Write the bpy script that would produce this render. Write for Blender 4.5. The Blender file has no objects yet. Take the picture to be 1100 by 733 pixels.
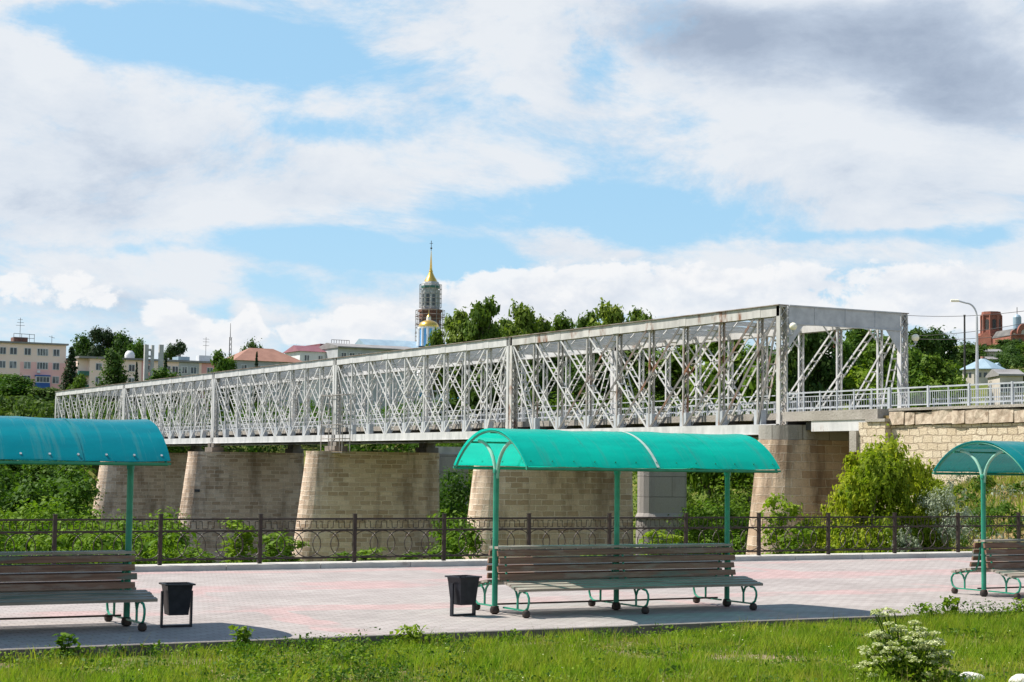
import bpy, math, random
import numpy as np
from mathutils import Vector, Matrix

random.seed(7)
rng = np.random.default_rng(11)
R = math.radians
scene = bpy.context.scene
COL = scene.collection

# ------------------------------------------------------------------ camera, sky, sun, exposure
F, CX, CY = 1900.0, 550.0, 366.5
PITCH, YAW, ROLL = R(4.06), R(28.84), math.atan(0.0127)
CAM = Vector((0, 0, 2.1))
fh = Vector((math.sin(YAW), math.cos(YAW), 0))
r0 = Vector((math.cos(YAW), -math.sin(YAW), 0))
FW = fh * math.cos(PITCH) + Vector((0, 0, math.sin(PITCH)))
u0 = r0.cross(FW)
XC = r0 * math.cos(ROLL) + u0 * math.sin(ROLL)
YC = u0 * math.cos(ROLL) - r0 * math.sin(ROLL)
cam = bpy.data.objects.new('camera', bpy.data.cameras.new('camera'))
COL.objects.link(cam)
m3 = Matrix((XC, YC, -FW)).transposed()
cam.matrix_world = Matrix.Translation(CAM) @ m3.to_4x4()
cam.data.sensor_width = 36.0
cam.data.lens = 36.0 * F / 1100.0
cam.data.clip_start = 0.1
cam.data.clip_end = 9000
scene.camera = cam


def ray(px, py):
    return FW + XC * ((px - CX) / F) - YC * ((py - CY) / F)


def at(px, py, D):
    return CAM + ray(px, py) * D


def onz(px, py, z=0.0):
    d = ray(px, py)
    return CAM + d * ((z - CAM.z) / d.z)


def azel(px, py):
    d = ray(px, py).normalized()
    return math.degrees(math.atan2(d.x, d.y)), math.degrees(math.asin(d.z))


SUNV = Vector((-0.54, 0.5, 1.0)).normalized()
sun = bpy.data.objects.new('sun', bpy.data.lights.new('sun', 'SUN'))
COL.objects.link(sun)
sun.data.energy = 5.0
sun.data.angle = R(0.53)
sun.data.color = (1.0, 0.945, 0.86)
sun.rotation_euler = SUNV.to_track_quat('Z', 'Y').to_euler()
SUN_EL = math.asin(SUNV.z)
SUN_ROT = math.atan2(SUNV.x, SUNV.y)
scene.view_settings.view_transform = 'Standard'
scene.view_settings.look = 'None'
scene.view_settings.exposure = 0.60
scene.view_settings.gamma = 1.0
scene.view_settings.use_curve_mapping = False


class NT:
    """tiny helper for building node trees"""
    def __init__(self, tree):
        self.t = tree

    def n(self, typ, **kw):
        nd = self.t.nodes.new(typ)
        for k, v in kw.items():
            setattr(nd, k, v)
        return nd

    def l(self, a, b):
        self.t.links.new(a, b)

    def inp(self, sock, v):
        if isinstance(v, bpy.types.NodeSocket):
            self.l(v, sock)
        else:
            sock.default_value = v

    def math(self, op, a, b=0.0, c=0.0, clamp=False):
        nd = self.n('ShaderNodeMath', operation=op, use_clamp=clamp)
        self.inp(nd.inputs[0], a)
        self.inp(nd.inputs[1], b)
        self.inp(nd.inputs[2], c)
        return nd.outputs[0]

    def vmath(self, op, a, b=(0, 0, 0)):
        nd = self.n('ShaderNodeVectorMath', operation=op)
        self.inp(nd.inputs[0], a)
        self.inp(nd.inputs[1], b)
        return nd.outputs['Value'] if op in ('LENGTH', 'DOT_PRODUCT') else nd.outputs[0]

    def noise(self, vec, scale, detail=4.0, rough=0.55, dist=0.0):
        nd = self.n('ShaderNodeTexNoise')
        if vec is not None:
            self.l(vec, nd.inputs['Vector'])
        nd.inputs['Scale'].default_value = scale
        nd.inputs['Detail'].default_value = detail
        nd.inputs['Roughness'].default_value = rough
        nd.inputs['Distortion'].default_value = dist
        return nd.outputs['Fac']

    def ramp(self, fac, stops, interp='LINEAR'):
        nd = self.n('ShaderNodeValToRGB')
        nd.color_ramp.interpolation = interp
        el = nd.color_ramp.elements
        while len(el) < len(stops):
            el.new(0.5)
        for e, (p, c) in zip(el, stops):
            e.position = p
            e.color = (c[0], c[1], c[2], 1) if not isinstance(c, (int, float)) else (c, c, c, 1)
        self.inp(nd.inputs[0], fac)
        return nd.outputs[0]

    def mix(self, fac, a, b, blend='MIX'):
        nd = self.n('ShaderNodeMix', data_type='RGBA', blend_type=blend)
        self.inp(nd.inputs[0], fac)
        for s, v in ((nd.inputs[6], a), (nd.inputs[7], b)):
            if isinstance(v, bpy.types.NodeSocket):
                self.l(v, s)
            else:
                s.default_value = (v[0], v[1], v[2], 1)
        return nd.outputs[2]

    def maprange(self, v, a, b, c=0.0, d=1.0, typ='SMOOTHSTEP'):
        nd = self.n('ShaderNodeMapRange', interpolation_type=typ)
        self.inp(nd.inputs[0], v)
        for i, x in enumerate((a, b, c, d)):
            nd.inputs[i + 1].default_value = x
        return nd.outputs[0]


def build_world():
    w = bpy.data.worlds.new('World')
    scene.world = w
    w.use_nodes = True
    w.node_tree.nodes.clear()
    k = NT(w.node_tree)
    sky = k.n('ShaderNodeTexSky', sky_type='NISHITA')
    sky.sun_disc = False
    sky.sun_elevation = SUN_EL
    sky.sun_rotation = SUN_ROT
    sky.altitude = 100
    sky.air_density = 1.0
    sky.dust_density = 0.4
    sky.ozone_density = 1.6
    tc = k.n('ShaderNodeTexCoord')
    sx = k.n('ShaderNodeSeparateXYZ')
    k.l(tc.outputs['Generated'], sx.inputs[0])
    az = k.math('MULTIPLY', k.math('ARCTAN2', sx.outputs[0], sx.outputs[1]), 57.29578)
    el = k.math('MULTIPLY', k.math('ARCSINE', sx.outputs[2]), 57.29578)
    cb = k.n('ShaderNodeCombineXYZ')
    k.l(az, cb.inputs[0])
    k.l(el, cb.inputs[1])
    P = cb.outputs[0]
    # warped coordinates so that the banks have ragged rims
    wn = k.n('ShaderNodeTexNoise')
    k.l(k.vmath('MULTIPLY', P, (0.16, 0.34, 1)), wn.inputs['Vector'])
    wn.inputs['Scale'].default_value = 1.0
    wn.inputs['Detail'].default_value = 6
    wn.inputs['Roughness'].default_value = 0.6
    wv = k.vmath('MULTIPLY', k.vmath('SUBTRACT', wn.outputs['Color'], (0.5, 0.5, 0.5)), (4.6, 2.0, 0))
    PW = k.vmath('ADD', P, wv)

    def blob(cx, cy, rx, ry, amp, vec):
        a, e = azel(cx, cy)
        d = k.vmath('MULTIPLY', k.vmath('SUBTRACT', vec, (a, e, 0)), (33.0 / rx, 33.0 / ry, 0))
        return k.maprange(k.vmath('LENGTH', d), 1.25, 0.15, 0.0, amp)

    def total(lst, vec):
        out = None
        for b in lst:
            s = blob(*b, vec)
            out = s if out is None else k.math('ADD', out, s)
        return out
    holes = total([(215, 42, 200, 36, .56), (360, 72, 110, 30, .46), (90, 20, 80, 26, .4), (345, 148, 85, 20, .55),
                   (590, 228, 220, 30, .75), (350, 268, 210, 24, .75), (720, 245, 130, 22, .5), (300, 318, 70, 30, .7),
                   (640, 85, 42, 30, .42), (560, 108, 24, 10, .35), (960, 250, 190, 10, .45), (610, 55, 22, 26, .35),
                   (1075, 255, 40, 8, .4), (225, 335, 34, 18, .45), (500, 275, 80, 28, .65), (150, 275, 90, 8, .3)], PW)
    banks = total([(30, 60, 60, 40, .4), (300, 52, 40, 14, .3), (195, 350, 45, 26, .5), (265, 352, 22, 26, .4),
                   (400, 335, 80, 30, .35), (150, 180, 260, 90, .3), (850, 165, 190, 60, .4), (1010, 200, 140, 55, .35), (1040, 95, 190, 80, .75), (1060, 20, 120, 60, .4), (830, 60, 200, 75, .55), (500, 30, 120, 40, .3)], PW)
    n1 = k.noise(k.vmath('MULTIPLY', P, (0.12, 0.26, 1)), 1.0, 12, 0.68, 0.3)
    nv = k.noise(k.vmath('MULTIPLY', k.vmath('ADD', P, (-1.3, 1.1, 0)), (0.12, 0.26, 1)), 1.0, 12, 0.68, 0.3)
    dens = k.math('ADD', k.math('SUBTRACT', k.math('ADD', k.math('MULTIPLY', k.math('SUBTRACT', n1, .5), 3.0), .54), holes), banks)
    dens = k.math('SUBTRACT', dens, k.maprange(el, 17.0, 32.0, 0.0, 0.62))
    mask = k.maprange(dens, 0.04, 0.74)
    # grey undersides
    greys = total([(870, 48, 250, 66, .62), (740, 30, 120, 50, .30), (1050, 105, 140, 56, .66), (960, 20, 200, 45, .3),
                   (60, 205, 170, 60, .34), (230, 150, 200, 60, .14), (420, 200, 160, 30, .14), (900, 210, 220, 40, .12), (600, 60, 60, 60, .22), (700, 330, 300, 26, .25), (90, 325, 120, 22, .3), (330, 210, 120, 18, .16)], PW)
    n2 = k.noise(k.vmath('MULTIPLY', P, (0.22, 0.42, 1)), 1.0, 10, 0.6, 0.3)
    n2b = k.math('MULTIPLY', k.math('SUBTRACT', n2, .5), 1.0)
    g = k.math('ADD', greys, n2b)
    g = k.math('ADD', g, k.math('MULTIPLY', k.math('SUBTRACT', nv, n1), 1.1))
    g = k.math('ADD', g, 0.06, clamp=True)
    ccol = k.ramp(g, [(0.0, (5.5, 5.7, 5.98)), (0.30, (4.8, 5.15, 5.65)), (0.62, (3.45, 3.95, 4.75)), (1.0, (2.5, 2.95, 3.75))])
    skc = k.mix(k.maprange(el, 18.0, 36.0, .72, .12), sky.outputs[0], (2.45, 4.45, 6.1))
    n3 = k.noise(k.vmath('MULTIPLY', P, (0.55, 0.8, 1)), 1.0, 10, 0.62, 0.2)
    n3s = k.noise(k.vmath('MULTIPLY', k.vmath('ADD', P, (-.5, .5, 0)), (0.55, 0.8, 1)), 1.0, 10, 0.62, 0.2)
    cum = total([(190, 352, 44, 34, .62), (250, 362, 40, 26, .6), (268, 345, 16, 26, .5), (395, 348, 90, 34, .62), (330, 362, 60, 18, .4),
                 (690, 312, 190, 44, .60), (930, 318, 220, 46, .58), (560, 322, 120, 44, .55), (60, 310, 150, 30, .45), (1060, 320, 120, 40, .5)], P)
    cdens = k.math('ADD', cum, k.math('MULTIPLY', k.math('MULTIPLY', k.math('SUBTRACT', n3, .5), 1.7), k.math('MULTIPLY', cum, 4.0, clamp=True)))
    cmask = k.maprange(cdens, .24, .44)
    cg = k.math('ADD', k.maprange(cdens, .34, .95, 0.0, .30), k.math('MULTIPLY', k.math('SUBTRACT', n3s, n3), 1.6), clamp=True)
    cumcol = k.ramp(cg, [(0.0, (6.15, 6.2, 6.3)), (0.3, (5.25, 5.5, 5.9)), (0.7, (4.3, 4.7, 5.35)), (1.0, (3.6, 4.0, 4.7))])
    low = k.maprange(el, 1.0, 9.0, 0.45, 0.0)
    skc = k.mix(low, skc, (3.7, 5.1, 6.1))
    col = k.mix(k.math('MULTIPLY', mask, 0.95), skc, ccol)
    col = k.mix(k.math('MULTIPLY', cmask, 0.93), col, cumcol)
    bg = k.n('ShaderNodeBackground')
    k.l(col, bg.inputs[0])
    bg.inputs[1].default_value = 0.1
    out = k.n('ShaderNodeOutputWorld')
    k.l(bg.outputs[0], out.inputs[0])


build_world()

# ------------------------------------------------------------------ materials
MATS = {}


def new_mat(name):
    m = bpy.data.materials.new(name)
    m.use_nodes = True
    m.node_tree.nodes.clear()
    k = NT(m.node_tree)
    out = k.n('ShaderNodeOutputMaterial')
    b = k.n('ShaderNodeBsdfPrincipled')
    k.l(b.outputs[0], out.inputs[0])
    MATS[name] = m
    return m, k, b, out


def coord(k, which='Object'):
    return k.n('ShaderNodeTexCoord').outputs[which]


def gpos(k):
    return k.n('ShaderNodeNewGeometry').outputs['Position']


def mottled(name, c1, c2, scale=3.0, rough=0.7, metal=0.0, c3=None, s3=1.0, t3=(0.6, 0.7), bump=0.0, stretch=None, spec=0.4):
    m, k, b, out = new_mat(name)
    v = gpos(k)
    if stretch:
        v = k.vmath('MULTIPLY', v, stretch)
    n = k.noise(v, scale, 6, 0.6)
    c = k.mix(k.maprange(n, .3, .7), c1, c2)
    if c3:
        n3 = k.noise(v, s3, 8, 0.65)
        c = k.mix(k.maprange(n3, *t3), c, c3)
    k.l(c, b.inputs['Base Color'])
    b.inputs['Roughness'].default_value = rough
    b.inputs['Metallic'].default_value = metal
    b.inputs['Specular IOR Level'].default_value = spec
    if bump:
        bp = k.n('ShaderNodeBump')
        bp.inputs['Strength'].default_value = bump
        bp.inputs['Distance'].default_value = 0.05
        k.l(n, bp.inputs['Height'])
        k.l(bp.outputs[0], b.inputs['Normal'])
    return m


def leafmat(name, c_dark, c_mid, c_light, trans=0.35, patch=None):
    m, k, b, out = new_mat(name)
    geo = k.n('ShaderNodeNewGeometry')
    oi = k.n('ShaderNodeObjectInfo')
    col = k.ramp(geo.outputs['Random Per Island'], [(0, c_dark), (.5, c_mid), (1, c_light)])
    n = k.noise(geo.outputs['Position'], 0.5, 3, .6)
    col = k.mix(k.maprange(n, .35, .65, 0, .45), col, c_light)
    if patch:
        pn = k.noise(geo.outputs['Position'], 1.7, 6, .65)
        col = k.mix(k.maprange(pn, .44, .62, 0, .75), col, patch)
        pd = k.noise(geo.outputs['Position'], .9, 5, .6)
        col = k.mix(k.maprange(pd, .52, .64, 0, .55), col, c_dark)
    hs = k.n('ShaderNodeHueSaturation')
    k.l(k.maprange(oi.outputs['Random'], 0, 1, .485, .515, 'LINEAR'), hs.inputs['Hue'])
    k.l(k.maprange(oi.outputs['Random'], 0, 1, 1.2, .8, 'LINEAR'), hs.inputs['Value'])
    k.l(col, hs.inputs['Color'])
    k.l(hs.outputs[0], b.inputs['Base Color'])
    b.inputs['Roughness'].default_value = 0.6
    b.inputs['Specular IOR Level'].default_value = 0.12
    tr = k.n('ShaderNodeBsdfTranslucent')
    k.l(k.mix(1.0, hs.outputs[0], (1.15, 1.25, .6), 'MULTIPLY'), tr.inputs[0])
    mx = k.n('ShaderNodeMixShader')
    mx.inputs[0].default_value = trans
    k.l(b.outputs[0], mx.inputs[1])
    k.l(tr.outputs[0], mx.inputs[2])
    k.l(mx.outputs[0], out.inputs[0])
    return m


leafmat('leaf_bright', (.06, .13, .008), (.115, .205, .012), (.20, .285, .025))
leafmat('leaf_mid', (.028, .075, .008), (.058, .125, .012), (.115, .19, .02))
leafmat('leaf_olive', (.065, .115, .016), (.11, .175, .024), (.18, .245, .036))
leafmat('leaf_dark', (.024, .058, .012), (.046, .095, .017), (.085, .14, .027))
leafmat('leaf_conifer', (.014, .032, .014), (.024, .05, .02), (.04, .07, .026), .15)
leafmat('leaf_silver', (.20, .24, .15), (.28, .32, .22), (.36, .40, .30), .2)
leafmat('leaf_gold', (.10, .165, .008), (.20, .275, .014), (.33, .37, .03), .45)
leafmat('grass_blade', (.08, .175, .009), (.165, .295, .014), (.31, .385, .034), .42, patch=(.36, .36, .05))
leafmat('dry_blade', (.20, .17, .05), (.30, .25, .09), (.38, .32, .14), .3)
leafmat('umbel', (.27, .34, .12), (.42, .47, .22), (.60, .61, .39), .2)
mottled('bark', (.09, .07, .05), (.17, .14, .11), 6, .9, bump=.4)

RUST = (.20, .085, .04)
mottled('bridge_paint', (.45, .45, .445), (.64, .63, .62), 1.6, .5, c3=RUST, s3=0.8, t3=(.63, .76), stretch=(1, 1, .45))
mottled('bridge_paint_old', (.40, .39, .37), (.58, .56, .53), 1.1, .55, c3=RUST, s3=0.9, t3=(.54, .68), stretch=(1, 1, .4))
mottled('bridge_paint_dark', (.12, .115, .11), (.19, .18, .17), 1.1, .6, c3=RUST, s3=0.9, t3=(.52, .66), stretch=(1, 1, .4))  # outer bars of the near diagonals, darker than their inner bars and battens
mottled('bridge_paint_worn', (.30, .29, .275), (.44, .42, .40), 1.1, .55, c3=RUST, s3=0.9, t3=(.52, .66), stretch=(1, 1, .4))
mottled('chord_top_rust', (.17, .12, .09), (.34, .30, .27), 1.2, .8)
mottled('grey_paint', (.38, .40, .43), (.50, .52, .55), 2, .45, c3=RUST, s3=1.5, t3=(.72, .85))
mottled('concrete', (.34, .33, .31), (.50, .48, .45), 1.2, .9, c3=(.24, .22, .2), s3=.5, t3=(.58, .75), bump=.2)
mottled('kerb_stone', (.46, .43, .385), (.60, .57, .51), 2, .9, c3=(.35, .32, .28), s3=1.6, t3=(.6, .72), bump=.2)
mottled('edge_kerb', (.095, .085, .075), (.16, .145, .13), 3, .9, bump=.2)
mottled('fence_iron', (.022, .016, .013), (.045, .03, .024), 8, .5, metal=.2, c3=(.12, .055, .03), s3=5, t3=(.6, .72))
mottled('teal_paint', (.015, .20, .125), (.03, .28, .175), 5, .4, c3=(.16, .09, .04), s3=4, t3=(.72, .8))
mottled('teal_pale', (.22, .45, .34), (.30, .52, .42), 5, .4)
mottled('seam_pale', (.34, .46, .40), (.44, .54, .48), 5, .5)
mottled('foot_iron', (.012, .012, .012), (.05, .03, .02), 12, .6)
mottled('bin_metal', (.010, .012, .018), (.022, .025, .034), 9, .42, metal=.3)
mottled('dark_steel', (.03, .03, .032), (.07, .065, .06), 3, .7)
mottled('road', (.10, .10, .10), (.16, .155, .15), 4, .9)
mottled('soil', (.17, .13, .085), (.28, .22, .15), 3, .95)
mottled('white_stone', (.62, .58, .50), (.78, .74, .66), 9, .8, bump=.3)
mottled('globe', (.84, .80, .62), (.88, .84, .68), 3, .3)
mottled('gold', (.78, .46, .09), (.88, .58, .14), 2, .28, metal=.85)
mottled('white_wall', (.66, .66, .66), (.78, .78, .77), .6, .85)
mottled('blue_wall', (.16, .46, .84), (.22, .54, .88), .6, .8)
mottled('blue_bright', (.03, .24, .55), (.05, .32, .62), .6, .6)
mottled('grey_wall', (.36, .37, .38), (.48, .49, .50), .5, .85)
mottled('brown_brick', (.13, .065, .05), (.22, .115, .085), .8, .9)
mottled('red_brick', (.21, .075, .052), (.32, .125, .088), .7, .9, c3=(.42, .27, .21), s3=.6, t3=(.66, .74))
mottled('cream_wall', (.90, .67, .58), (.90, .71, .62), .25, .85)
mottled('pink_wall', (.86, .49, .46), (.90, .54, .51), .25, .85)
mottled('rose_wall', (.70, .34, .32), (.76, .40, .37), .25, .85)
mottled('stone_wall_pale', (.40, .36, .31), (.52, .47, .41), .5, .9)
mottled('roof_red', (.25, .125, .09), (.32, .165, .12), .6, .85)
mottled('roof_maroon', (.17, .06, .075), (.22, .08, .10), .6, .7)
mottled('roof_grey', (.19, .18, .175), (.27, .26, .255), .5, .7)
mottled('roof_pale', (.55, .57, .60), (.68, .70, .72), .5, .6)
mottled('roof_bluegrey', (.24, .33, .40), (.32, .42, .48), .5, .45)
mottled('roof_dark', (.09, .09, .09), (.16, .15, .14), .5, .9)
mottled('window_glass', (.035, .045, .055), (.10, .12, .14), .4, .12)
m_, k_, b_, o_ = new_mat('pane_glass')
oi_ = k_.n('ShaderNodeObjectInfo')
cp_ = k_.ramp(oi_.outputs['Random'], [(0, (.03, .04, .05)), (.45, (.08, .10, .12)), (.55, (.22, .25, .27)), (.8, (.40, .40, .38)), (1, (.05, .06, .08))])
vn_ = k_.noise(k_.vmath('MULTIPLY', gpos(k_), (2.2, 2.2, .4)), 1.0, 2, .5)
k_.l(k_.mix(k_.maprange(vn_, .45, .55), cp_, (.04, .05, .06)), b_.inputs['Base Color'])
b_.inputs['Roughness'].default_value = .12
mottled('window_frame', (.66, .66, .66), (.75, .75, .75), 1, .6)
mottled('balcony_blue', (.02, .09, .32), (.03, .12, .40), 1, .6)
mottled('balcony_green', (.03, .12, .10), (.05, .16, .13), 1, .6)
mottled('lamp_steel', (.50, .51, .52), (.60, .61, .62), 2, .4, metal=.3)
mottled('scaffold', (.20, .18, .16), (.36, .34, .32), 3, .7)
mottled('monument', (.42, .41, .40), (.54, .53, .51), .7, .9)
mottled('rock_ledge', (.34, .26, .19), (.60, .50, .39), 3.2, .95, c3=(.22, .16, .11), s3=2.2, t3=(.56, .68), bump=1.0)


def roof_plastic(name, col, deep, tr=.42):
    m, k, b, out = new_mat(name)
    v = gpos(k)
    n = k.noise(k.vmath('MULTIPLY', v, (.6, 2.5, 2.5)), 1.6, 4, .6)
    c = k.mix(k.maprange(n, .3, .7), col, deep)
    st = k.noise(k.vmath('MULTIPLY', v, (9, .7, .7)), 1.0, 5, .65)
    c = k.mix(k.maprange(st, .52, .72, 0, .35), c, (.18, .36, .32))
    k.l(c, b.inputs['Base Color'])
    k.l(k.maprange(st, .4, .7, .14, .38), b.inputs['Roughness'])
    b.inputs['Specular IOR Level'].default_value = .55
    n2 = k.noise(k.vmath('MULTIPLY', v, (.7, 3, 3)), 1.2, 2, .5)
    bp = k.n('ShaderNodeBump')
    bp.inputs['Strength'].default_value = .12
    bp.inputs['Distance'].default_value = .05
    k.l(n2, bp.inputs['Height'])
    k.l(bp.outputs[0], b.inputs['Normal'])
    t = k.n('ShaderNodeBsdfTranslucent')
    k.l(k.mix(.20, c, (.55, 1.0, .95)), t.inputs[0])
    mx = k.n('ShaderNodeMixShader')
    mx.inputs[0].default_value = tr
    k.l(b.outputs[0], mx.inputs[1])
    k.l(t.outputs[0], mx.inputs[2])
    k.l(mx.outputs[0], out.inputs[0])


roof_plastic('roof_teal', (.0, .72, .60), (.0, .62, .52), .66)
roof_plastic('roof_teal_sky_tint', (.0, .34, .41), (.0, .27, .34), .5)  # same sheet as the middle roof; bluer, darker sky reflection put into its colour
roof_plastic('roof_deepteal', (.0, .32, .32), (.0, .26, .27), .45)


def wood_mat(name='bench_wood', ca=(.125, .056, .032), cb=(.235, .122, .074), grey=.26):
    m, k, b, out = new_mat(name)
    v = gpos(k)
    oi = k.n('ShaderNodeObjectInfo')
    off = k.vmath('ADD', k.vmath('MULTIPLY', v, (1.2, 26, 26)), oi.outputs['Location'])
    n = k.noise(off, 1.0, 5, .6, .6)
    n2 = k.noise(k.vmath('MULTIPLY', v, (1.5, 6, 6)), 1.3, 5, .6)
    c = k.mix(k.maprange(n, .3, .7), ca, cb)
    c = k.mix(k.maprange(n2, .50, .64, 0, grey), c, (.36, .32, .27))
    n3 = k.noise(k.vmath('MULTIPLY', v, (.8, 5, 5)), .9, 3, .5)
    c = k.mix(k.maprange(n3, .58, .64, 0, .6), c, (.075, .15, .12))
    k.l(c, b.inputs['Base Color'])
    b.inputs['Roughness'].default_value = .6
    bp = k.n('ShaderNodeBump')
    bp.inputs['Strength'].default_value = .25
    bp.inputs['Distance'].default_value = .01
    k.l(n, bp.inputs['Height'])
    k.l(bp.outputs[0], b.inputs['Normal'])


wood_mat()
wood_mat('bench_wood_worn', (.20, .16, .125), (.34, .30, .25), .7)


def stone_courses(name, c1, c2, mort, bw, bh, stain=.5, use_uv=True, wobble=(.10, .05, 0), warm=None, mortar=.032, dirt=(.075, .055, .045)):
    m, k, b, out = new_mat(name)
    uv = coord(k, 'UV') if use_uv else coord(k, 'Object')
    wob = k.n('ShaderNodeTexNoise')
    wob.inputs['Scale'].default_value = 2.2
    wob.inputs['Detail'].default_value = 3
    k.l(uv, wob.inputs['Vector'])
    uvw = k.vmath('ADD', uv, k.vmath('MULTIPLY', k.vmath('SUBTRACT', wob.outputs['Color'], (.5, .5, .5)), wobble))
    br = k.n('ShaderNodeTexBrick')
    k.l(uvw, br.inputs['Vector'])
    br.inputs['Scale'].default_value = 1
    br.inputs['Brick Width'].default_value = bw
    br.inputs['Row Height'].default_value = bh
    br.inputs['Mortar Size'].default_value = mortar
    br.inputs['Mortar Smooth'].default_value = .3
    br.inputs['Color1'].default_value = (*c1, 1)
    br.inputs['Color2'].default_value = (*c2, 1)
    br.inputs['Mortar'].default_value = (*mort, 1)
    br.offset = .5
    br.squash = 1.0
    c = br.outputs['Color']
    p = gpos(k)
    n = k.noise(p, .9, 7, .65)
    c = k.mix(k.maprange(n, .35, .7, 0, .38), c, warm or c2)
    ns = k.noise(k.vmath('MULTIPLY', p, (.55, .55, .14)), 1.0, 6, .6, .3)
    c = k.mix(k.maprange(ns, .50, .68, 0, stain), c, dirt)
    nf = k.noise(p, 14, 5, .6)
    c = k.mix(k.maprange(nf, .35, .7, 0, .22), c, (.14, .115, .09))
    k.l(c, b.inputs['Base Color'])
    b.inputs['Roughness'].default_value = .92
    b.inputs['Specular IOR Level'].default_value = .15
    h = k.math('ADD', k.math('MULTIPLY', br.outputs['Fac'], -1.0), k.math('MULTIPLY', nf, .6))
    bp = k.n('ShaderNodeBump')
    bp.inputs['Strength'].default_value = .9
    bp.inputs['Distance'].default_value = .08
    k.l(h, bp.inputs['Height'])
    k.l(bp.outputs[0], b.inputs['Normal'])


stone_courses('pier_stone', (.82, .645, .495), (.45, .315, .215), (.88, .73, .59), .92, .36, .62, warm=(.62, .43, .295), mortar=.040, dirt=(.15, .095, .06), wobble=(.22, .10, 0))
stone_courses('pier_stone_brown', (.66, .51, .38), (.36, .245, .16), (.66, .54, .42), 1.0, .42, .72, warm=(.44, .295, .19), mortar=.034, dirt=(.09, .055, .035), wobble=(.25, .12, 0))
stone_courses('pier_cap', (.36, .34, .31), (.30, .28, .26), (.2, .18, .16), 1.6, 1.2, .4, warm=(.33, .31, .28))
stone_courses('concrete_pier', (.36, .33, .31), (.33, .30, .28), (.22, .2, .19), 9.0, 1.5, .25, warm=(.35, .32, .3), mortar=.03)
stone_courses('limestone', (.72, .62, .47), (.58, .47, .33), (.36, .28, .2), .62, .34, .18, warm=(.68, .57, .42), mortar=.028, dirt=(.2, .15, .1), wobble=(.42, .22, 0))
stone_courses('parapet_concrete', (.58, .54, .48), (.52, .48, .43), (.35, .32, .28), 3.0, 2.0, .25, warm=(.55, .51, .46), dirt=(.2, .18, .16))


def paving_mat():
    m, k, b, out = new_mat('paving')
    p = gpos(k)
    br = k.n('ShaderNodeTexBrick')
    k.l(p, br.inputs['Vector'])
    br.inputs['Scale'].default_value = 1
    br.inputs['Brick Width'].default_value = .24
    br.inputs['Row Height'].default_value = .12
    br.inputs['Mortar Size'].default_value = .007
    br.inputs['Color1'].default_value = (1, 1, 1, 1)
    br.inputs['Color2'].default_value = (.80, .80, .80, 1)
    br.inputs['Mortar'].default_value = (.5, .48, .46, 1)
    sx = k.n('ShaderNodeSeparateXYZ')
    wob = k.n('ShaderNodeTexNoise')
    wob.inputs['Scale'].default_value = .35
    wob.inputs['Detail'].default_value = 3
    k.l(p, wob.inputs['Vector'])
    pw = k.vmath('ADD', p, k.vmath('MULTIPLY', k.vmath('SUBTRACT', wob.outputs['Color'], (.5, .5, .5)), (1.6, 1.6, 0)))
    k.l(pw, sx.inputs[0])
    x, y = sx.outputs[0], sx.outputs[1]

    def band(v, c, w):
        return k.maprange(k.math('ABSOLUTE', k.math('SUBTRACT', v, c)), w, w * .8, 0, 1)
    yb = k.math('MAXIMUM', band(y, 28.6, .9), band(y, 24.35, .55))
    yb = k.math('MAXIMUM', yb, band(y, 32.6, .3))
    per = k.math('PINGPONG', k.math('SUBTRACT', x, 9.25), 3.4)
    xb = k.maprange(per, .3, .24, 0, 1)
    f = k.math('MAXIMUM', yb, xb)
    gate = k.maprange(k.noise(p, .33, 4, .6), .40, .58, .0, 1)
    f = k.math('MULTIPLY', f, gate)
    base = k.mix(k.maprange(k.noise(p, .5, 6, .6), .3, .7), (.345, .305, .288), (.405, .362, .342))
    c = k.mix(f, base, (.445, .320, .305))
    c = k.mix(1.0, c, br.outputs['Color'], 'MULTIPLY')
    st = k.noise(p, 1.3, 8, .7)
    c = k.mix(k.maprange(st, .58, .75, 0, .3), c, (.25, .22, .2))
    k.l(c, b.inputs['Base Color'])
    b.inputs['Roughness'].default_value = .85
    b.inputs['Specular IOR Level'].default_value = .2


paving_mat()


def ground_mat():
    m, k, b, out = new_mat('ground')
    p = gpos(k)
    n = k.noise(p, .35, 8, .65)
    n2 = k.noise(p, 3.5, 6, .65)
    c = k.mix(k.maprange(n2, .3, .7), (.055, .085, .016), (.12, .15, .03))
    c = k.mix(k.maprange(n, .45, .62), c, (.17, .17, .045))
    sx = k.n('ShaderNodeSeparateXYZ')
    k.l(p, sx.inputs[0])
    # dry bank beneath the stone wall
    dry = k.math('MULTIPLY', k.maprange(sx.outputs[0], 36, 44), k.maprange(sx.outputs[1], 72, 60))
    dryc = k.mix(k.maprange(k.noise(p, .8, 6, .65), .4, .62), (.30, .19, .10), (.13, .15, .04))
    c = k.mix(k.math('MULTIPLY', dry, .9), c, dryc)
    k.l(c, b.inputs['Base Color'])
    b.inputs['Roughness'].default_value = .95
    b.inputs['Specular IOR Level'].default_value = .1
    # lawn soil in front of the paving
    soil = k.math('MULTIPLY', k.maprange(sx.outputs[1], 20.6, 19.9), k.maprange(k.noise(p, .9, 5, .6), .44, .58))
    c2 = k.mix(soil, c, (.25, .195, .125))
    k.l(c2, b.inputs['Base Color'])


ground_mat()


def water_mat():
    m, k, b, out = new_mat('river_water')
    b.inputs['Base Color'].default_value = (.03, .045, .035, 1)
    b.inputs['Roughness'].default_value = .08
    bp = k.n('ShaderNodeBump')
    bp.inputs['Strength'].default_value = .15
    k.l(k.noise(gpos(k), 1.5, 3, .5), bp.inputs['Height'])
    k.l(bp.outputs[0], b.inputs['Normal'])


water_mat()


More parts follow.
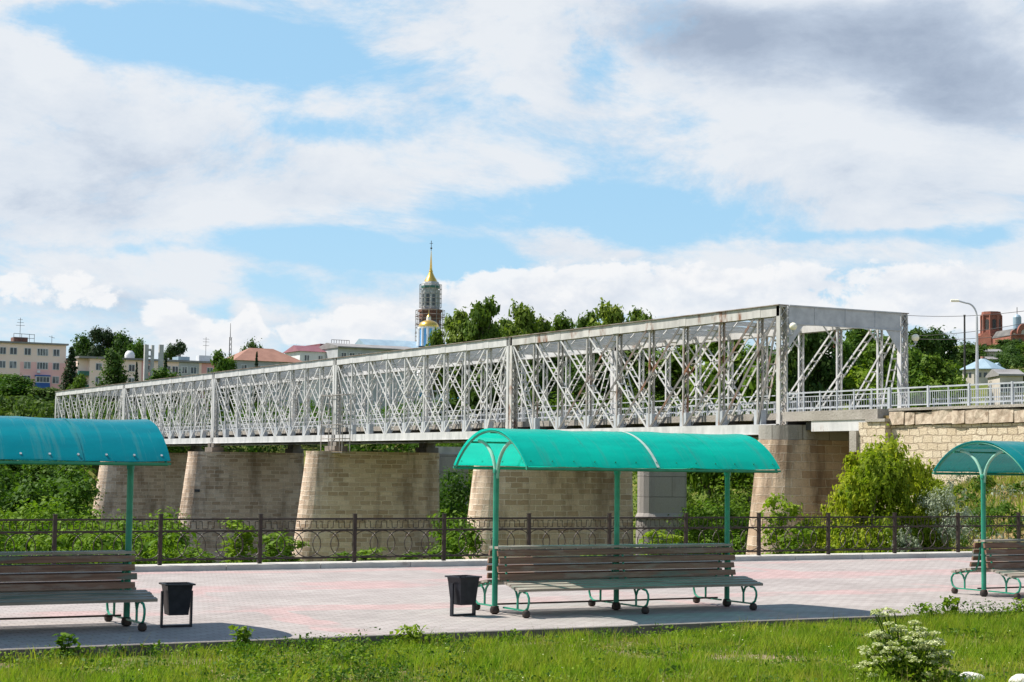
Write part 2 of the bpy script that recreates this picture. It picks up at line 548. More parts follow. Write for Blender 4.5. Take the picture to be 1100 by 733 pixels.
# ------------------------------------------------------------------ mesh helpers
class MB:
    def __init__(self):
        self.v, self.f, self.uv = [], [], {}

    def face(self, pts, uvs=None):
        i = len(self.v)
        self.v += [tuple(p) for p in pts]
        self.f.append(tuple(range(i, i + len(pts))))
        if uvs:
            self.uv[len(self.f) - 1] = uvs

    def _hex(self, c):
        i = len(self.v)
        self.v += [tuple(p) for p in c]
        for q in ((0, 3, 2, 1), (4, 5, 6, 7), (0, 1, 5, 4), (1, 2, 6, 5), (2, 3, 7, 6), (3, 0, 4, 7)):
            self.f.append(tuple(i + a for a in q))

    def box(self, x0, x1, y0, y1, z0, z1):
        self._hex([(x0, y0, z0), (x1, y0, z0), (x1, y1, z0), (x0, y1, z0), (x0, y0, z1), (x1, y0, z1), (x1, y1, z1), (x0, y1, z1)])

    def bar(self, p, q, w, h, side=None):
        """box from p to q; w measured along side, h along the third axis"""
        p, q = Vector(p), Vector(q)
        d = (q - p).normalized()
        s = Vector(side) if side else (Vector((0, 0, 1)).cross(d) if abs(d.z) < .98 else Vector((1, 0, 0)))
        s = (s - d * s.dot(d)).normalized()
        u = d.cross(s)
        s, u = s * (w / 2), u * (h / 2)
        self._hex([p - s - u, p + s - u, p + s + u, p - s + u, q - s - u, q + s - u, q + s + u, q - s + u])

    def tube(self, pts, r, n=6, closed=False, r2=None):
        pts = [Vector(p) for p in pts]
        N = len(pts)
        base = len(self.v)
        prev = None
        for i, p in enumerate(pts):
            if closed:
                d = pts[(i + 1) % N] - pts[i - 1]
            else:
                d = pts[min(i + 1, N - 1)] - pts[max(i - 1, 0)]
            d.normalize()
            if prev is None:
                a = Vector((0, 0, 1)) if abs(d.z) < .9 else Vector((1, 0, 0))
                s = d.cross(a).normalized()
            else:
                s = (prev - d * prev.dot(d)).normalized()
            prev = s
            u = d.cross(s)
            rr = r if r2 is None else r + (r2 - r) * i / max(1, N - 1)
            for j in range(n):
                t = 2 * math.pi * j / n
                self.v.append(tuple(p + s * (rr * math.cos(t)) + u * (rr * math.sin(t))))
        for i in range(N if closed else N - 1):
            a, b2 = base + i * n, base + ((i + 1) % N) * n
            for j in range(n):
                self.f.append((a + j, a + (j + 1) % n, b2 + (j + 1) % n, b2 + j))
        if not closed:
            self.f.append(tuple(base + j for j in reversed(range(n))))
            self.f.append(tuple(base + (N - 1) * n + j for j in range(n)))

    def lathe(self, c, prof, n=16, rot=0.0, sx=1.0, sy=1.0):
        base = len(self.v)
        for r, z in prof:
            for j in range(n):
                t = rot + 2 * math.pi * j / n
                self.v.append((c[0] + r * math.cos(t) * sx, c[1] + r * math.sin(t) * sy, c[2] + z))
        for i in range(len(prof) - 1):
            for j in range(n):
                self.f.append((base + i * n + j, base + i * n + (j + 1) % n, base + (i + 1) * n + (j + 1) % n, base + (i + 1) * n + j))
        self.f.append(tuple(base + j for j in reversed(range(n))))
        self.f.append(tuple(base + (len(prof) - 1) * n + j for j in range(n)))

    def prism(self, poly, ax, a0, a1):
        """poly of 2-D points extruded along axis ax ('x','y','z') from a0 to a1"""
        def P(u, v, a):
            return {'x': (a, u, v), 'y': (u, a, v), 'z': (u, v, a)}[ax]
        n = len(poly)
        i = len(self.v)
        self.v += [P(u, v, a0) for u, v in poly] + [P(u, v, a1) for u, v in poly]
        self.f.append(tuple(i + j for j in reversed(range(n))))
        self.f.append(tuple(i + n + j for j in range(n)))
        for j in range(n):
            self.f.append((i + j, i + (j + 1) % n, i + n + (j + 1) % n, i + n + j))

    def build(self, name, mat, parent=None, smooth=False, recalc=True):
        me = bpy.data.meshes.new(name)
        off = Vector((0, 0, 0))
        me.from_pydata(self.v, [], self.f)
        if self.uv:
            ul = me.uv_layers.new(name='UVMap')
            for fi, uvs in self.uv.items():
                pl = me.polygons[fi]
                for li, uvc in zip(pl.loop_indices, uvs):
                    ul.data[li].uv = uvc
        if recalc:
            import bmesh
            bm = bmesh.new()
            bm.from_mesh(me)
            bmesh.ops.recalc_face_normals(bm, faces=bm.faces)
            bm.to_mesh(me)
            bm.free()
        if smooth:
            me.shade_smooth()
            me.set_sharp_from_angle(angle=R(35))
        me.materials.append(MATS[mat])
        o = bpy.data.objects.new(name, me)
        COL.objects.link(o)
        if parent is not None:
            o.parent = parent
        return o


def tag(o, label=None, cat=None, group=None, kind=None):
    if label:
        o['label'] = label
    if cat:
        o['category'] = cat
    if group:
        o['group'] = group
    if kind:
        o['kind'] = kind
    return o


def thing(name, loc, label, cat, group=None, rz=0.0):
    o = bpy.data.objects.new(name, None)
    COL.objects.link(o)
    o.location = loc
    o.rotation_euler = (0, 0, rz)
    o.empty_display_size = .2
    return tag(o, label, cat, group)


def kids(o):
    return [c for c in ALL() if c.parent == o]


def ALL():
    return list(COL.objects)


def copy_tree(o):
    allo = ALL()
    ch = {}
    for c in allo:
        if c.parent:
            ch.setdefault(c.parent.name, []).append(c)

    def rec(s, par):
        c = s.copy()
        COL.objects.link(c)
        if par is not None:
            c.parent = par
        for x in ch.get(s.name, []):
            rec(x, c)
        return c
    return rec(o, None)


def sstep(a, b, x):
    t = np.clip((x - a) / (b - a), 0, 1)
    return t * t * (3 - 2 * t)


# ------------------------------------------------------------------ terrain
def height(X, Y):
    X = np.asarray(X, float)
    Y = np.asarray(Y, float)
    drop = -0.10 + sstep(34.2, 62, Y) * -7.2
    far = -7.3 + sstep(188, 222, Y) * 11.8 + np.maximum(0, Y - 222) * .055
    far = np.minimum(far, 48)
    left = np.where(Y < 120, drop, np.maximum(far, -7.3))
    bank = (-0.10 + 2.1 * sstep(39, 55, X)) - 6.8 * sstep(48 + 6 * sstep(40, 55, X), 66 + 4 * sstep(40, 55, X), Y)
    w = sstep(32, 46, X) * (Y < 120)
    left = left * (1 - w) + np.maximum(left, bank) * w
    hill = 4.7 + .09 * np.clip(X - 95, 0, 145) + .20 * np.clip(X - 240, 0, 90) + .05 * np.clip(X - 330, 0, 300)
    valley = sstep(80, 100, Y) * (1 - sstep(185, 220, Y)) * (1 - sstep(68, 100, X)) * 11
    right = np.maximum(hill, far) - valley
    t = sstep(64.2, 74, X)
    z = left * (1 - t) + right * t
    emb = (X > 55.6) & (X < 66) & (Y < 65.2)
    z = np.where(emb, 4.72, z)
    und = .12 * np.sin(X * .9 + 1.3 * np.sin(Y * .5)) * np.sin(Y * .7 + X * .21)
    z = z + und * sstep(35, 45, Y) * (~emb)
    z = np.where((Y < 33.4) & (X < 55.6), -.13 + .03 * np.sin(X * 1.3) * np.sin(Y * 1.7), z)
    z = np.where((Y > 19.97) & (Y < 33.4) & (X < 55.6), -.2, z)
    return z


def H(x, y):
    return float(height(x, y))


def build_ground():
    xs = np.unique(np.concatenate([np.array([-4000, -2000, -1000, -600]), np.arange(-400, -30, 12), np.arange(-30, 40, 1.2),
                                   np.arange(40, 68, 1.0), [55.3, 55.61, 65.9, 66.1], np.arange(68, 140, 3), np.arange(140, 500, 12),
                                   np.array([600, 800, 1200, 2000, 4000])]))
    ys = np.unique(np.concatenate([np.array([-4000, -1500, -500, -100, -20]), np.arange(0, 35, .8), [19.93, 19.99, 33.35, 33.45],
                                   np.arange(35, 76, 1.0), [65.1, 65.3], np.arange(76, 240, 3), np.arange(240, 600, 12),
                                   np.array([700, 900, 1400, 2500, 5000])]))
    gx, gy = np.meshgrid(xs, ys)
    gz = height(gx, gy)
    nx, ny = len(xs), len(ys)
    co = np.stack([gx, gy, gz], -1).reshape(-1, 3)
    idx = np.arange(nx * ny).reshape(ny, nx)
    q = np.stack([idx[:-1, :-1], idx[:-1, 1:], idx[1:, 1:], idx[1:, :-1]], -1).reshape(-1, 4)
    mb = MB()
    mb.v = [tuple(c) for c in co]
    mb.f = [tuple(int(a) for a in r) for r in q]
    o = mb.build('ground', 'ground', smooth=True, recalc=False)
    tag(o, 'grassy riverbank ground sloping from the lawn down to the river', None, None, 'structure')
    w = MB()
    w.box(-700, 72, 128, 190, -7.15, -6.9)
    tag(w.build('river', 'river_water'), 'dark river passing under the bridge', None, None, 'structure')


build_ground()


def build_promenade():
    p = MB()
    p.box(-70, 52, 20.13, 33.3, -.35, 0)
    tag(p.build('pavement', 'paving'), 'grey and pink block paving of the promenade', None, None, 'structure')
    e = MB()
    x = -70.0
    while x < 52:
        e.box(x + .006, x + .994, 20.0, 20.127, -.35, .004)
        x += 1
    tag(e.build('edge_kerb', 'edge_kerb'), 'dark concrete kerb along the lawn edge of the paving', None, None, 'structure')
    f = MB()
    x = -70.0
    while x < 52:
        f.box(x + .008, x + 1.992, 33.304, 33.95, -.4, .10)
        x += 2
    tag(f.build('fence_kerb', 'kerb_stone'), 'pale stone kerb carrying the iron fence', None, None, 'structure')


build_promenade()

# ------------------------------------------------------------------ stone piers
BX0, BX1 = 55.5, 63.5          # truss planes
BY0, SL = 72.0, 28.7           # first bearing line, span length
TZ0, TZ1 = 3.93, 10.52         # underside of bottom chord, top of top chord


def pier_ring(nose, tail, hw, y, grow_n, grow_s, grow_t):
    """plan outline of a pier: half round upstream nose (-X), blunt rounded tail"""
    pts = []
    n = 12
    hw2 = hw + grow_s
    cx = nose + hw
    for i in range(n + 1):
        t = math.pi / 2 + math.pi * i / n
        c, s = math.cos(t), math.sin(t)
        rx = hw + grow_n
        pts.append((cx + rx * c, y + hw2 * s))
    x = tail + grow_t
    for sx, sy in ((-.5, -1), (-.15, -.82), (0, -.5), (0, .5), (-.15, .82), (-.5, 1)):
        pts.append((x + sx, y + hw2 * sy))
    return pts


def ring_solid(mb, rings, zs, cap=True):
    """stack rings, with UVs in metres round the outline"""
    n = len(rings[0])
    for a in range(len(rings) - 1):
        u = 0.0
        for j in range(n):
            p0, p1 = rings[a][j], rings[a][(j + 1) % n]
            q0, q1 = rings[a + 1][j], rings[a + 1][(j + 1) % n]
            d = math.hypot(p1[0] - p0[0], p1[1] - p0[1])
            mb.face([(*p0, zs[a]), (*p1, zs[a]), (*q1, zs[a + 1]), (*q0, zs[a + 1])],
                    [(u, zs[a]), (u + d, zs[a]), (u + d, zs[a + 1]), (u, zs[a + 1])])
            u += d
    if cap:
        mb.face([(*p, zs[-1]) for p in rings[-1]], [(p[0], p[1]) for p in rings[-1]])
        mb.face([(*p, zs[0]) for p in reversed(rings[0])], [(p[0], p[1]) for p in reversed(rings[0])])


def make_pier(y, top, base, mat, label, tail=64.1, nose=53.1, hw=1.55, capmat=None, cap_h=.45):
    t = thing('stone_pier', (0, 0, 0), label, 'bridge pier', 'stone bridge piers')
    mb = MB()
    zs = [base, base + (top - cap_h - base) * .35, base + (top - cap_h - base) * .7, top - cap_h]
    rings = [pier_ring(nose, tail, hw, y, (top - z) * .13, (top - z) * .035, (top - z) * .01) for z in zs]
    ring_solid(mb, rings, zs)
    mb.build('shaft', mat, t, recalc=True)
    c = MB()
    rg = [pier_ring(nose, tail, hw, y, .04, .03, .03)] * 2
    ring_solid(c, rg, [top - cap_h + .003, top])
    c.build('cap', capmat or mat, t)
    return t


PIERLAB = ['broad stone end pier with grey concrete cap beside the abutment',
           'stone pier standing directly behind the middle shelter',
           'pale stone pier with dark water stains and a hanging scaffold on top',
           'stone pier with small dark plates low on its rounded nose',
           'farthest stone pier, half hidden by willows beside the blue roofed shelter']
make_pier(BY0 + .1, 4.36, -6.5, 'pier_stone_brown', PIERLAB[0], capmat='pier_cap', cap_h=.75, hw=1.7, nose=54.4, tail=66)
for i in range(1, 5):
    y = BY0 + SL * i
    p = make_pier(y, 3.12, -10, 'pier_stone', PIERLAB[i], hw=1.6)
    for x in (BX0, BX1):
        bb = MB()
        bb.box(x - .55, x + .55, y - 1.0, y + 1.0, 3.124, 3.55)
        bb.box(x - .35, x + .35, y - .8, y - .15, 3.55, TZ0 - .004)
        bb.box(x - .35, x + .35, y + .15, y + .8, 3.55, TZ0 - .004)
        bb.build('bearing_block', 'pier_cap', p)
    if i == 3:
        for px, py, w, h in ((212, 592, .5, .28), (209, 597, .3, .3), (196, 591, .3, .3), (219, 527, .5, .25)):
            d = ray(px, py)
            # plate fixed to the face of the pier
            ang = math.pi / 2 + math.pi * (.62 if px < 200 else .80)
            z = CAM.z + d.z * 160
            z = 2.1 - (py - 497) * 163 / 1900
            g = (3.12 - z)
            xx = 53.1 + 1.6 + (1.6 + g * .13) * math.cos(ang)
            yy = y + (1.6 + g * .035) * math.sin(ang)
            pm = MB()
            nrm = Vector((math.cos(ang), math.sin(ang), 0))
            tn = Vector((-nrm.y, nrm.x, 0))
            c = Vector((xx, yy, z)) + nrm * .02
            pm.bar(c - tn * w / 2, c + tn * w / 2, .06, h, side=nrm)
            pm.build('plate', 'dark_steel', p)


# ------------------------------------------------------------------ truss spans
def channel_pair(mb, p, q, off, w, th, axis=(1, 0, 0)):
    """two flat bars off the member's axis, one on each side of the truss plane"""
    a = Vector(axis)
    for s in (-1, 1):
        mb.bar(Vector(p) + a * off * s, Vector(q) + a * off * s, th, w, side=a)


def battens(mb, p, q, off, step, size, zig=False, axis=(1, 0, 0)):
    p, q = Vector(p), Vector(q)
    a = Vector(axis)
    L = (q - p).length
    d = (q - p) / L
    n = max(2, int(L / step))
    for i in range(n):
        t0 = (i + .5) / n * L
        if zig:
            t1 = t0 + L / n * .9
            s = 1 if i % 2 else -1
            mb.bar(p + d * t0 - a * off * s, p + d * min(t1, L) + a * off * s, size, .02)
        else:
            c = p + d * t0
            mb.bar(c - a * off, c + a * off, size, .02, side=d)


def laced_post(x, y, z0, z1, w, off, heavy=False):
    mb = MB()
    channel_pair(mb, (x, y, z0), (x, y, z1), off, w, .03 if not heavy else .06)
    for s in (-1, 1):
        for t in (-1, 1):   # flanges of the channels
            mb.bar((x + s * (off - .03), y + t * (w / 2 + .006), z0), (x + s * (off - .03), y + t * (w / 2 + .006), z1), .06, .012, side=(1, 0, 0))
    L = z1 - z0
    n = int(L / (.55 if not heavy else .5))
    for t in (-1, 1):
        yy = y + t * (w / 2 + (.02 if not heavy else .03))
        for i in range(n):
            za, zb = z0 + L * i / n, z0 + L * (i + 1) / n
            s = 1 if i % 2 else -1
            mb.bar((x - off * s, yy, za), (x + off * s, yy, zb), .06 if heavy else .035, .012, side=(0, 1, 0))
            if heavy:
                mb.bar((x + off * s, yy + t * .014, za), (x - off * s, yy + t * .014, zb), .06, .012, side=(0, 1, 0))
    return mb


def make_span(nodes, y0, label, portal=False):
    """nodes: distances of the panel points from y0"""
    t = thing('truss_span', (0, y0, 0), label, 'bridge span', 'steel truss spans of the bridge')
    L = nodes[-1]
    zb, zt = TZ0 + .52, TZ1 - .58      # inner edges of the chords
    for x, near in ((BX0, True), (BX1, False)):
        c = MB()
        c.box(x - .25, x - .21, .12, L - .12, TZ1 - .58, TZ1 - .03)
        c.box(x + .21, x + .25, .12, L - .12, TZ1 - .58, TZ1 - .03)
        c.box(x - .20, x + .20, .12, L - .12, TZ1 - .12, TZ1 - .032)
        for y in nodes[1:-1]:               # joints of the chord plates
            c.box(x - .264, x - .252, y - .35, y + .35, TZ1 - .56, TZ1 - .05)
        c.build('top_chord', 'bridge_paint_old' if portal else 'bridge_paint', t)
        cp = MB()
        cp.box(x - .34, x + .34, .08, L - .08, TZ1 - .028, TZ1 + .012)
        cp.build('chord_plate', 'chord_top_rust', t)
        b = MB()
        b.box(x - .25, x - .21, .12, L - .12, TZ0, TZ0 + .50)
        b.box(x + .21, x + .25, .12, L - .12, TZ0, TZ0 + .50)
        b.box(x - .206, x + .206, .12, L - .12, TZ0 + .01, TZ0 + .05)
        b.box(x - .30, x + .30, .12, L - .12, TZ0 - .03, TZ0 - .003)
        b.build('bottom_chord', 'bridge_paint', t)
        for y in nodes[1:-1]:
            g = MB()
            g.box(x - .17, x + .17, y - .30, y + .30, TZ0 + .30, TZ0 + 1.25)
            g.build('gusset', 'grey_paint', t)
        for i, y in enumerate(nodes):
            end = i in (0, len(nodes) - 1)
            yy = y + (.22 if i == 0 else -.22 if end else 0)
            mb = laced_post(x, yy, TZ0 + .06, TZ1 - .06, .30 if end else .12, .17 if not end else .22, heavy=end)
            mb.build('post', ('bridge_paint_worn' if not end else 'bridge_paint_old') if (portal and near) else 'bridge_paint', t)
        N = len(nodes) - 1

        def diag(a, b2):
            """top at node a, foot at node b2"""
            ya = nodes[a] + (.22 if a == 0 else -.22 if a == N else 0)
            yb = nodes[b2]
            p, q = (x, ya, zt + .25), (x, yb, zb - .2)
            mb = MB()
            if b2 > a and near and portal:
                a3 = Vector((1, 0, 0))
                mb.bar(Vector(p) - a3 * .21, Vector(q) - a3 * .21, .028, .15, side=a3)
                o = mb.build('diagonal', 'bridge_paint_dark', t)
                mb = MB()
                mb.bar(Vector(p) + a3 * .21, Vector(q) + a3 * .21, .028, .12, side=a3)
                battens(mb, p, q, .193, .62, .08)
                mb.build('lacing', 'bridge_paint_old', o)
                return
            channel_pair(mb, p, q, .20, .11, .028)
            battens(mb, p, q, .183, .62, .08)
            mb.build('diagonal', 'bridge_paint', t)
        for a in range(0, 6 if portal else 5):
            diag(a, a + 2)
        for a in range(N, N - (4 if portal else 5), -1):
            diag(a, a - 2)
        diag(0, 1)
        diag(N, N - 1)
    # floor beams, stringers, deck
    fl = MB()
    for i, y in enumerate(nodes):
        yy = min(max(y, .5), L - .5)
        fl.box(BX0 + .26, BX1 - .26, yy - .14, yy + .14, TZ0 + .06, TZ0 + .74)
    for x in (57.4, 58.8, 60.2, 61.6):
        fl.box(x - .1, x + .1, .2, L - .2, TZ0 + .3, TZ0 + .739)
    fl.build('floor_beams', 'dark_steel', t)
    dk = MB()
    dk.box(56.25, 62.75, .03, L - .03, 4.68, 5.03)
    dk.build('deck', 'parapet_concrete', t)
    for x in (56.38, 62.62):
        r = MB()
        n = int(L / 1.6)
        for k2 in range(n + 1):
            y = .1 + (L - .2) * k2 / n
            r.box(x - .03, x + .03, y - .03, y + .03, 5.034, 5.98)
        for z in (5.22, 5.62, 5.95):
            r.box(x - .022, x + .022, .05, L - .05, z - .025, z + .025)
        for k2 in range(n * 8):
            y = .1 + (L - .2) * (k2 + .5) / (n * 8)
            r.box(x - .008, x + .008, y - .008, y + .008, 5.246, 5.594)
        r.build('railing', 'grey_paint', t)
    # top lateral bracing
    tb = MB()
    for i, y in enumerate(nodes):
        if (i == 0 and portal):
            continue
        yy = min(max(y, .3), L - .3)
        tb.box(BX0 + .256, BX1 - .256, yy - .06, yy + .06, TZ1 - .36, TZ1 - .10)
        for s, x in ((1, BX0 + .26), (-1, BX1 - .26)):
            tb.bar((x, yy, TZ1 - 1.35), (x + s * .9, yy, TZ1 - .37), .06, .06)
    for i in range(len(nodes) - 1):
        ya, yb = nodes[i] + .3, nodes[i + 1] - .1
        tb.bar((BX0 + .3, ya, TZ1 - .2), (BX1 - .3, yb, TZ1 - .2), .08, .07)
        tb.bar((BX1 - .3, ya, TZ1 - .33), (BX0 + .3, yb, TZ1 - .33), .08, .07)
    tb.build('top_bracing', 'bridge_paint', t)
    if portal:
        pm = MB()
        pm.box(BX0 + .305, BX1 - .305, .04, .10, TZ1 - .92, TZ1 - .06)
        pm.box(BX0 + .305, BX1 - .305, -.02, .16, TZ1 - .058, TZ1 + .008)
        pm.box(BX0 + .305, BX1 - .305, .0, .14, TZ1 - .98, TZ1 - .922)
        for k2 in range(1, 4):
            x = BX0 + (BX1 - BX0) * k2 / 4
            pm.box(x - .05, x + .05, .01, .038, TZ1 - .91, TZ1 - .07)
        for s, x in ((1, BX0 + .305), (-1, BX1 - .305)):
            pm.prism([(x, TZ1 - .984), (x + s * .95, TZ1 - .984), (x, TZ1 - 2.2)], 'y', .05, .09)
        pm.build('portal_beam', 'grey_paint', t)
    return t


NODES0 = [0, 2.05, 5.45, 8.85, 12.25, 15.7, 19.1, 22.5, 25.6, SL]
NODES = [SL * i / 9 for i in range(10)]
make_span(NODES0, BY0, 'nearest truss span with rust streaks and the portal at its right end', portal=True)
SPL = ['second truss span, between the hanging scaffold and the pier behind the middle shelter',
       'third truss span, left of the hanging scaffold, in front of the maroon roof',
       'fourth truss span, small, ending over the half hidden willow pier',
       'farthest truss span, cut by the blue shelter roof at far left']
proto = make_span(NODES, BY0 + SL, SPL[0])
for i in range(1, 4):
    c = copy_tree(proto)
    c.location.y = BY0 + SL * (i + 1)
    tag(c, SPL[i])


def hanging_scaffold():
    y = BY0 + 2 * SL
    t = thing('hanging_scaffold', (0, 0, 0), 'rusty tube scaffold hanging from the bridge over the stained pier', 'scaffold')
    f = MB()
    xs = (54.45, 55.1)
    ys = (y - 3.6, y - 1.6, y + .6)
    for x in xs:
        for yy in ys:
            f.tube([(x, yy, 2.95), (x, yy, 7.6)], .035, 6)
    for z in (3.0, 4.1, 5.2, 7.5):
        for x in xs:
            f.tube([(x, ys[0], z), (x, ys[2], z)], .03, 6)
        for yy in ys:
            f.tube([(xs[0], yy, z), (xs[1], yy, z)], .03, 6)
    f.build('frame', 'scaffold', t)
    p = MB()
    p.box(54.4, 55.12, ys[0] - .1, ys[2] + .1, 3.05, 3.10)
    p.build('platform', 'soil', t)


hanging_scaffold()


def globe_lamp(x, z, label):
    t = thing('globe_lamp', (x, BY0, z), label, 'lamp', 'globe lamps on the bridge portal')
    g = MB()
    prof = [(.20 * math.sin(math.pi * i / 10) + .001, -.20 * math.cos(math.pi * i / 10)) for i in range(11)]
    g.lathe((.0, -.42, 0), prof, 16)
    g.build('globe', 'globe', t, smooth=True)
    b = MB()
    b.tube([(0, .02, -.42), (0, -.30, -.42), (0, -.42, -.36), (0, -.42, -.2)], .035, 8)
    b.lathe((0, -.42, -.26), [(.09, 0), (.1, .07)], 10)
    b.build('bracket', 'grey_paint', t)


globe_lamp(BX0 + .22, 9.38, 'round white globe lamp on the near left portal post')
globe_lamp(BX1 + .33, 9.18, 'round white globe lamp on the far right portal post')


# concrete piers behind the old bridge
def concrete_pier(px, D, w, top, label):
    c = at(px, 560, D)
    t = thing('concrete_pier', (c.x, c.y, 0), label, 'bridge pier', 'plain concrete piers behind the truss bridge')
    mb = MB()
    rad = w / 2

    def ring(r, k2):
        pts = []
        for i in range(9):
            a = math.pi / 2 + math.pi * i / 8
            pts.append((r * math.cos(a) - k2, r * math.sin(a)))
        for i in range(9):
            a = -math.pi / 2 + math.pi * i / 8
            pts.append((r * math.cos(a) + k2, r * math.sin(a)))
        return pts
    ring_solid(mb, [ring(rad + .1, .9)] * 2, [-9, -1.6])
    ring_solid(mb, [ring(rad + .22, .9), ring(rad, .9)], [-1.6, -1.2])
    ring_solid(mb, [ring(rad, .9)] * 2, [-1.2, top])
    mb.build('shaft', 'concrete_pier', t)
    cp = MB()
    cp.box(-rad - 1.2, rad + 1.2, -rad * .8, rad * .8, top + .004, top + .7)
    cp.build('crosshead', 'concrete', t)


concrete_pier(711, 132, 2.2, 3.2, 'smooth grey concrete pier between two old stone piers')
concrete_pier(481, 168, 2.2, 3.2, 'smooth grey concrete pier showing just under the truss left of the middle shelter')


# ------------------------------------------------------------------ approach road, abutment, wall, railings
def build_abutment():
    # deck of the short approach span
    t = thing('approach_span', (0, 0, 0), 'short concrete approach span over the dark gap beside the abutment', 'bridge span')
    d = MB()
    d.box(55.25, 64.4, 64.6, 71.85, 4.55, 5.03)
    d.build('deck', 'parapet_concrete', t)
    for x in (55.42, 58, 61, 64.0):
        g = MB()
        g.box(x - .12, x + .12, 65.0, 69.6, 4.02, 4.546)
        g.build('girder', 'bridge_paint', t)
    k2 = MB()
    k2.box(55.6, 64, 69.9, 70.4, 4.1, 4.5)
    k2.build('cross_girder', 'dark_steel', t)
    a = thing('stone_abutment', (0, 0, 0), 'pale limestone retaining wall of the bridge approach at right', 'wall')
    w = MB()
    # long wall facing -X, with UVs
    y0, y1 = 20.0, 63.7

    def quad(p, uv):
        w.face(p, uv)
    z0, z1 = -1.5, 4.22
    w.face([(55.3, y1, z0), (55.3, y0, z0), (55.3, y0, z1), (55.3, y1, z1)], [(0, z0), (y1 - y0, z0), (y1 - y0, z1), (0, z1)])
    w.face([(55.3, y0, z0), (56.1, y0, z0), (56.1, y0, z1), (55.3, y0, z1)], [(0, z0), (.8, z0), (.8, z1), (0, z1)])
    w.face([(55.3, y1, z1), (55.3, y0, z1), (56.1, y0, z1), (56.1, y1, z1)], [(0, 0), (44, 0), (44, 1), (0, 1)])
    w.face([(56.1, y1, z0), (56.1, y1, z1), (56.1, y0, z1), (56.1, y0, z0)], [(0, 0), (0, 1), (44, 1), (44, 0)])
    w.face([(55.3, y1, z0), (55.3, y1, z1), (56.1, y1, z1), (56.1, y1, z0)], [(0, z0), (0, z1), (.8, z1), (.8, z0)])
    w.build('wall', 'limestone', a)
    p = MB()
    for (x0, x1, ya, yb, za, zb) in ((54.95, 64.6, 63.704, 65.6, -6, 4.40), ):
        cs = [(x0, yb), (x0, ya), (x1, ya), (x1, yb)]
        u = 0
        for i in range(4):
            q0, q1 = cs[i], cs[(i + 1) % 4]
            dd = math.hypot(q1[0] - q0[0], q1[1] - q0[1])
            p.face([(*q0, za), (*q1, za), (*q1, zb), (*q0, zb)], [(u, za), (u + dd, za), (u + dd, zb), (u, zb)])
            u += dd
        p.face([(*q, zb) for q in cs], cs)
    p.build('pilaster', 'limestone', a)
    c = MB()
    c.box(54.85, 64.7, 63.62, 65.0, 4.404, 4.55)
    c.box(54.80, 55.6, 65.602, 66.1, 3.0, 4.0)
    c.build('coping', 'parapet_concrete', a)
    # rough ledge of broken stone
    led = MB()
    y = y1 - .01
    while y > y0:
        ln = random.uniform(.6, 1.9)
        za = 4.224
        xx = 55.20 + random.uniform(-.06, .06)
        zt = 4.86 + random.uniform(-.05, .035)
        n = 6
        prof = []
        pts = [(xx, y, za + .02), (xx - random.uniform(-.01, .03), y - ln * .3, za + random.uniform(.0, .06)), (xx - .02, y - ln + .02, za + .05),
               (xx + .03, y - ln + .02, zt), (xx - .015, y - ln * .55, zt - random.uniform(0, .03)), (xx + .02, y, zt)]
        i = len(led.v)
        led.v += [tuple(q) for q in pts] + [(56.0, q[1], q[2]) for q in pts]
        led.f.append(tuple(i + j for j in range(n)))
        led.f.append(tuple(i + n + j for j in reversed(range(n))))
        for j in range(n):
            led.f.append((i + j, i + n + j, i + n + (j + 1) % n, i + (j + 1) % n))
        y -= ln
    led.build('ledge', 'rock_ledge', a)
    co = MB()
    co.box(55.15, 56.0, y0, y1, 4.905, 5.03)
    co.build('footway_edge', 'parapet_concrete', a)
    rd = MB()
    rd.box(56.003, 65.4, -60, 63.9, 4.73, 5.0)
    tag(rd.build('road', 'road'), 'asphalt road leading onto the bridge', None, None, 'structure')


build_abutment()


def road_railing(x, label, y0=22.0, y1=71.6):
    t = thing('road_railing', (x, 0, 0), label, 'railing', 'grey railings of the bridge approach')
    segs = [(71.6, 63.9, 1.28, False), (63.9, y0, 2.55, True)]
    for ya, yb, step, dense in segs:
        n = int(round((ya - yb) / step))
        for i in range(n):
            p0, p1 = ya - (ya - yb) * i / n, ya - (ya - yb) * (i + 1) / n
            m = MB()
            m.box(-.025, .025, p1 + .055, p0 - .055, 5.92, 5.99)
            m.box(-.018, .018, p1 + .055, p0 - .055, 5.74, 5.78)
            m.box(-.022, .022, p1 + .055, p0 - .055, 5.14, 5.19)
            if dense:
                k2 = int(step / .13)
                for j in range(1, k2):
                    y = p0 + (p1 - p0) * j / k2
                    m.box(-.011, .011, y - .011, y + .011, 5.192, 5.738)
                ym = (p0 + p1) / 2
                m.box(-.026, .026, ym - .026, ym + .026, 5.034, 5.918)
            else:
                for j in range(1, 7):
                    y = p0 + (p1 - p0) * j / 7
                    m.box(-.008, .008, y - .008, y + .008, 5.192, 5.738)
            m.build('panel', 'grey_paint', t)
            q = MB()
            w = .05 if (dense and i) else .035
            if i == 0 and dense:
                w = .075
            q.box(-w, w, p0 - w, p0 + w, 5.032, 6.02)
            q.build('post', 'grey_paint', t)


road_railing(55.4, 'near grey steel railing running along the top of the limestone wall')
road_railing(65.1, 'far grey steel railing seen through the near one across the road')


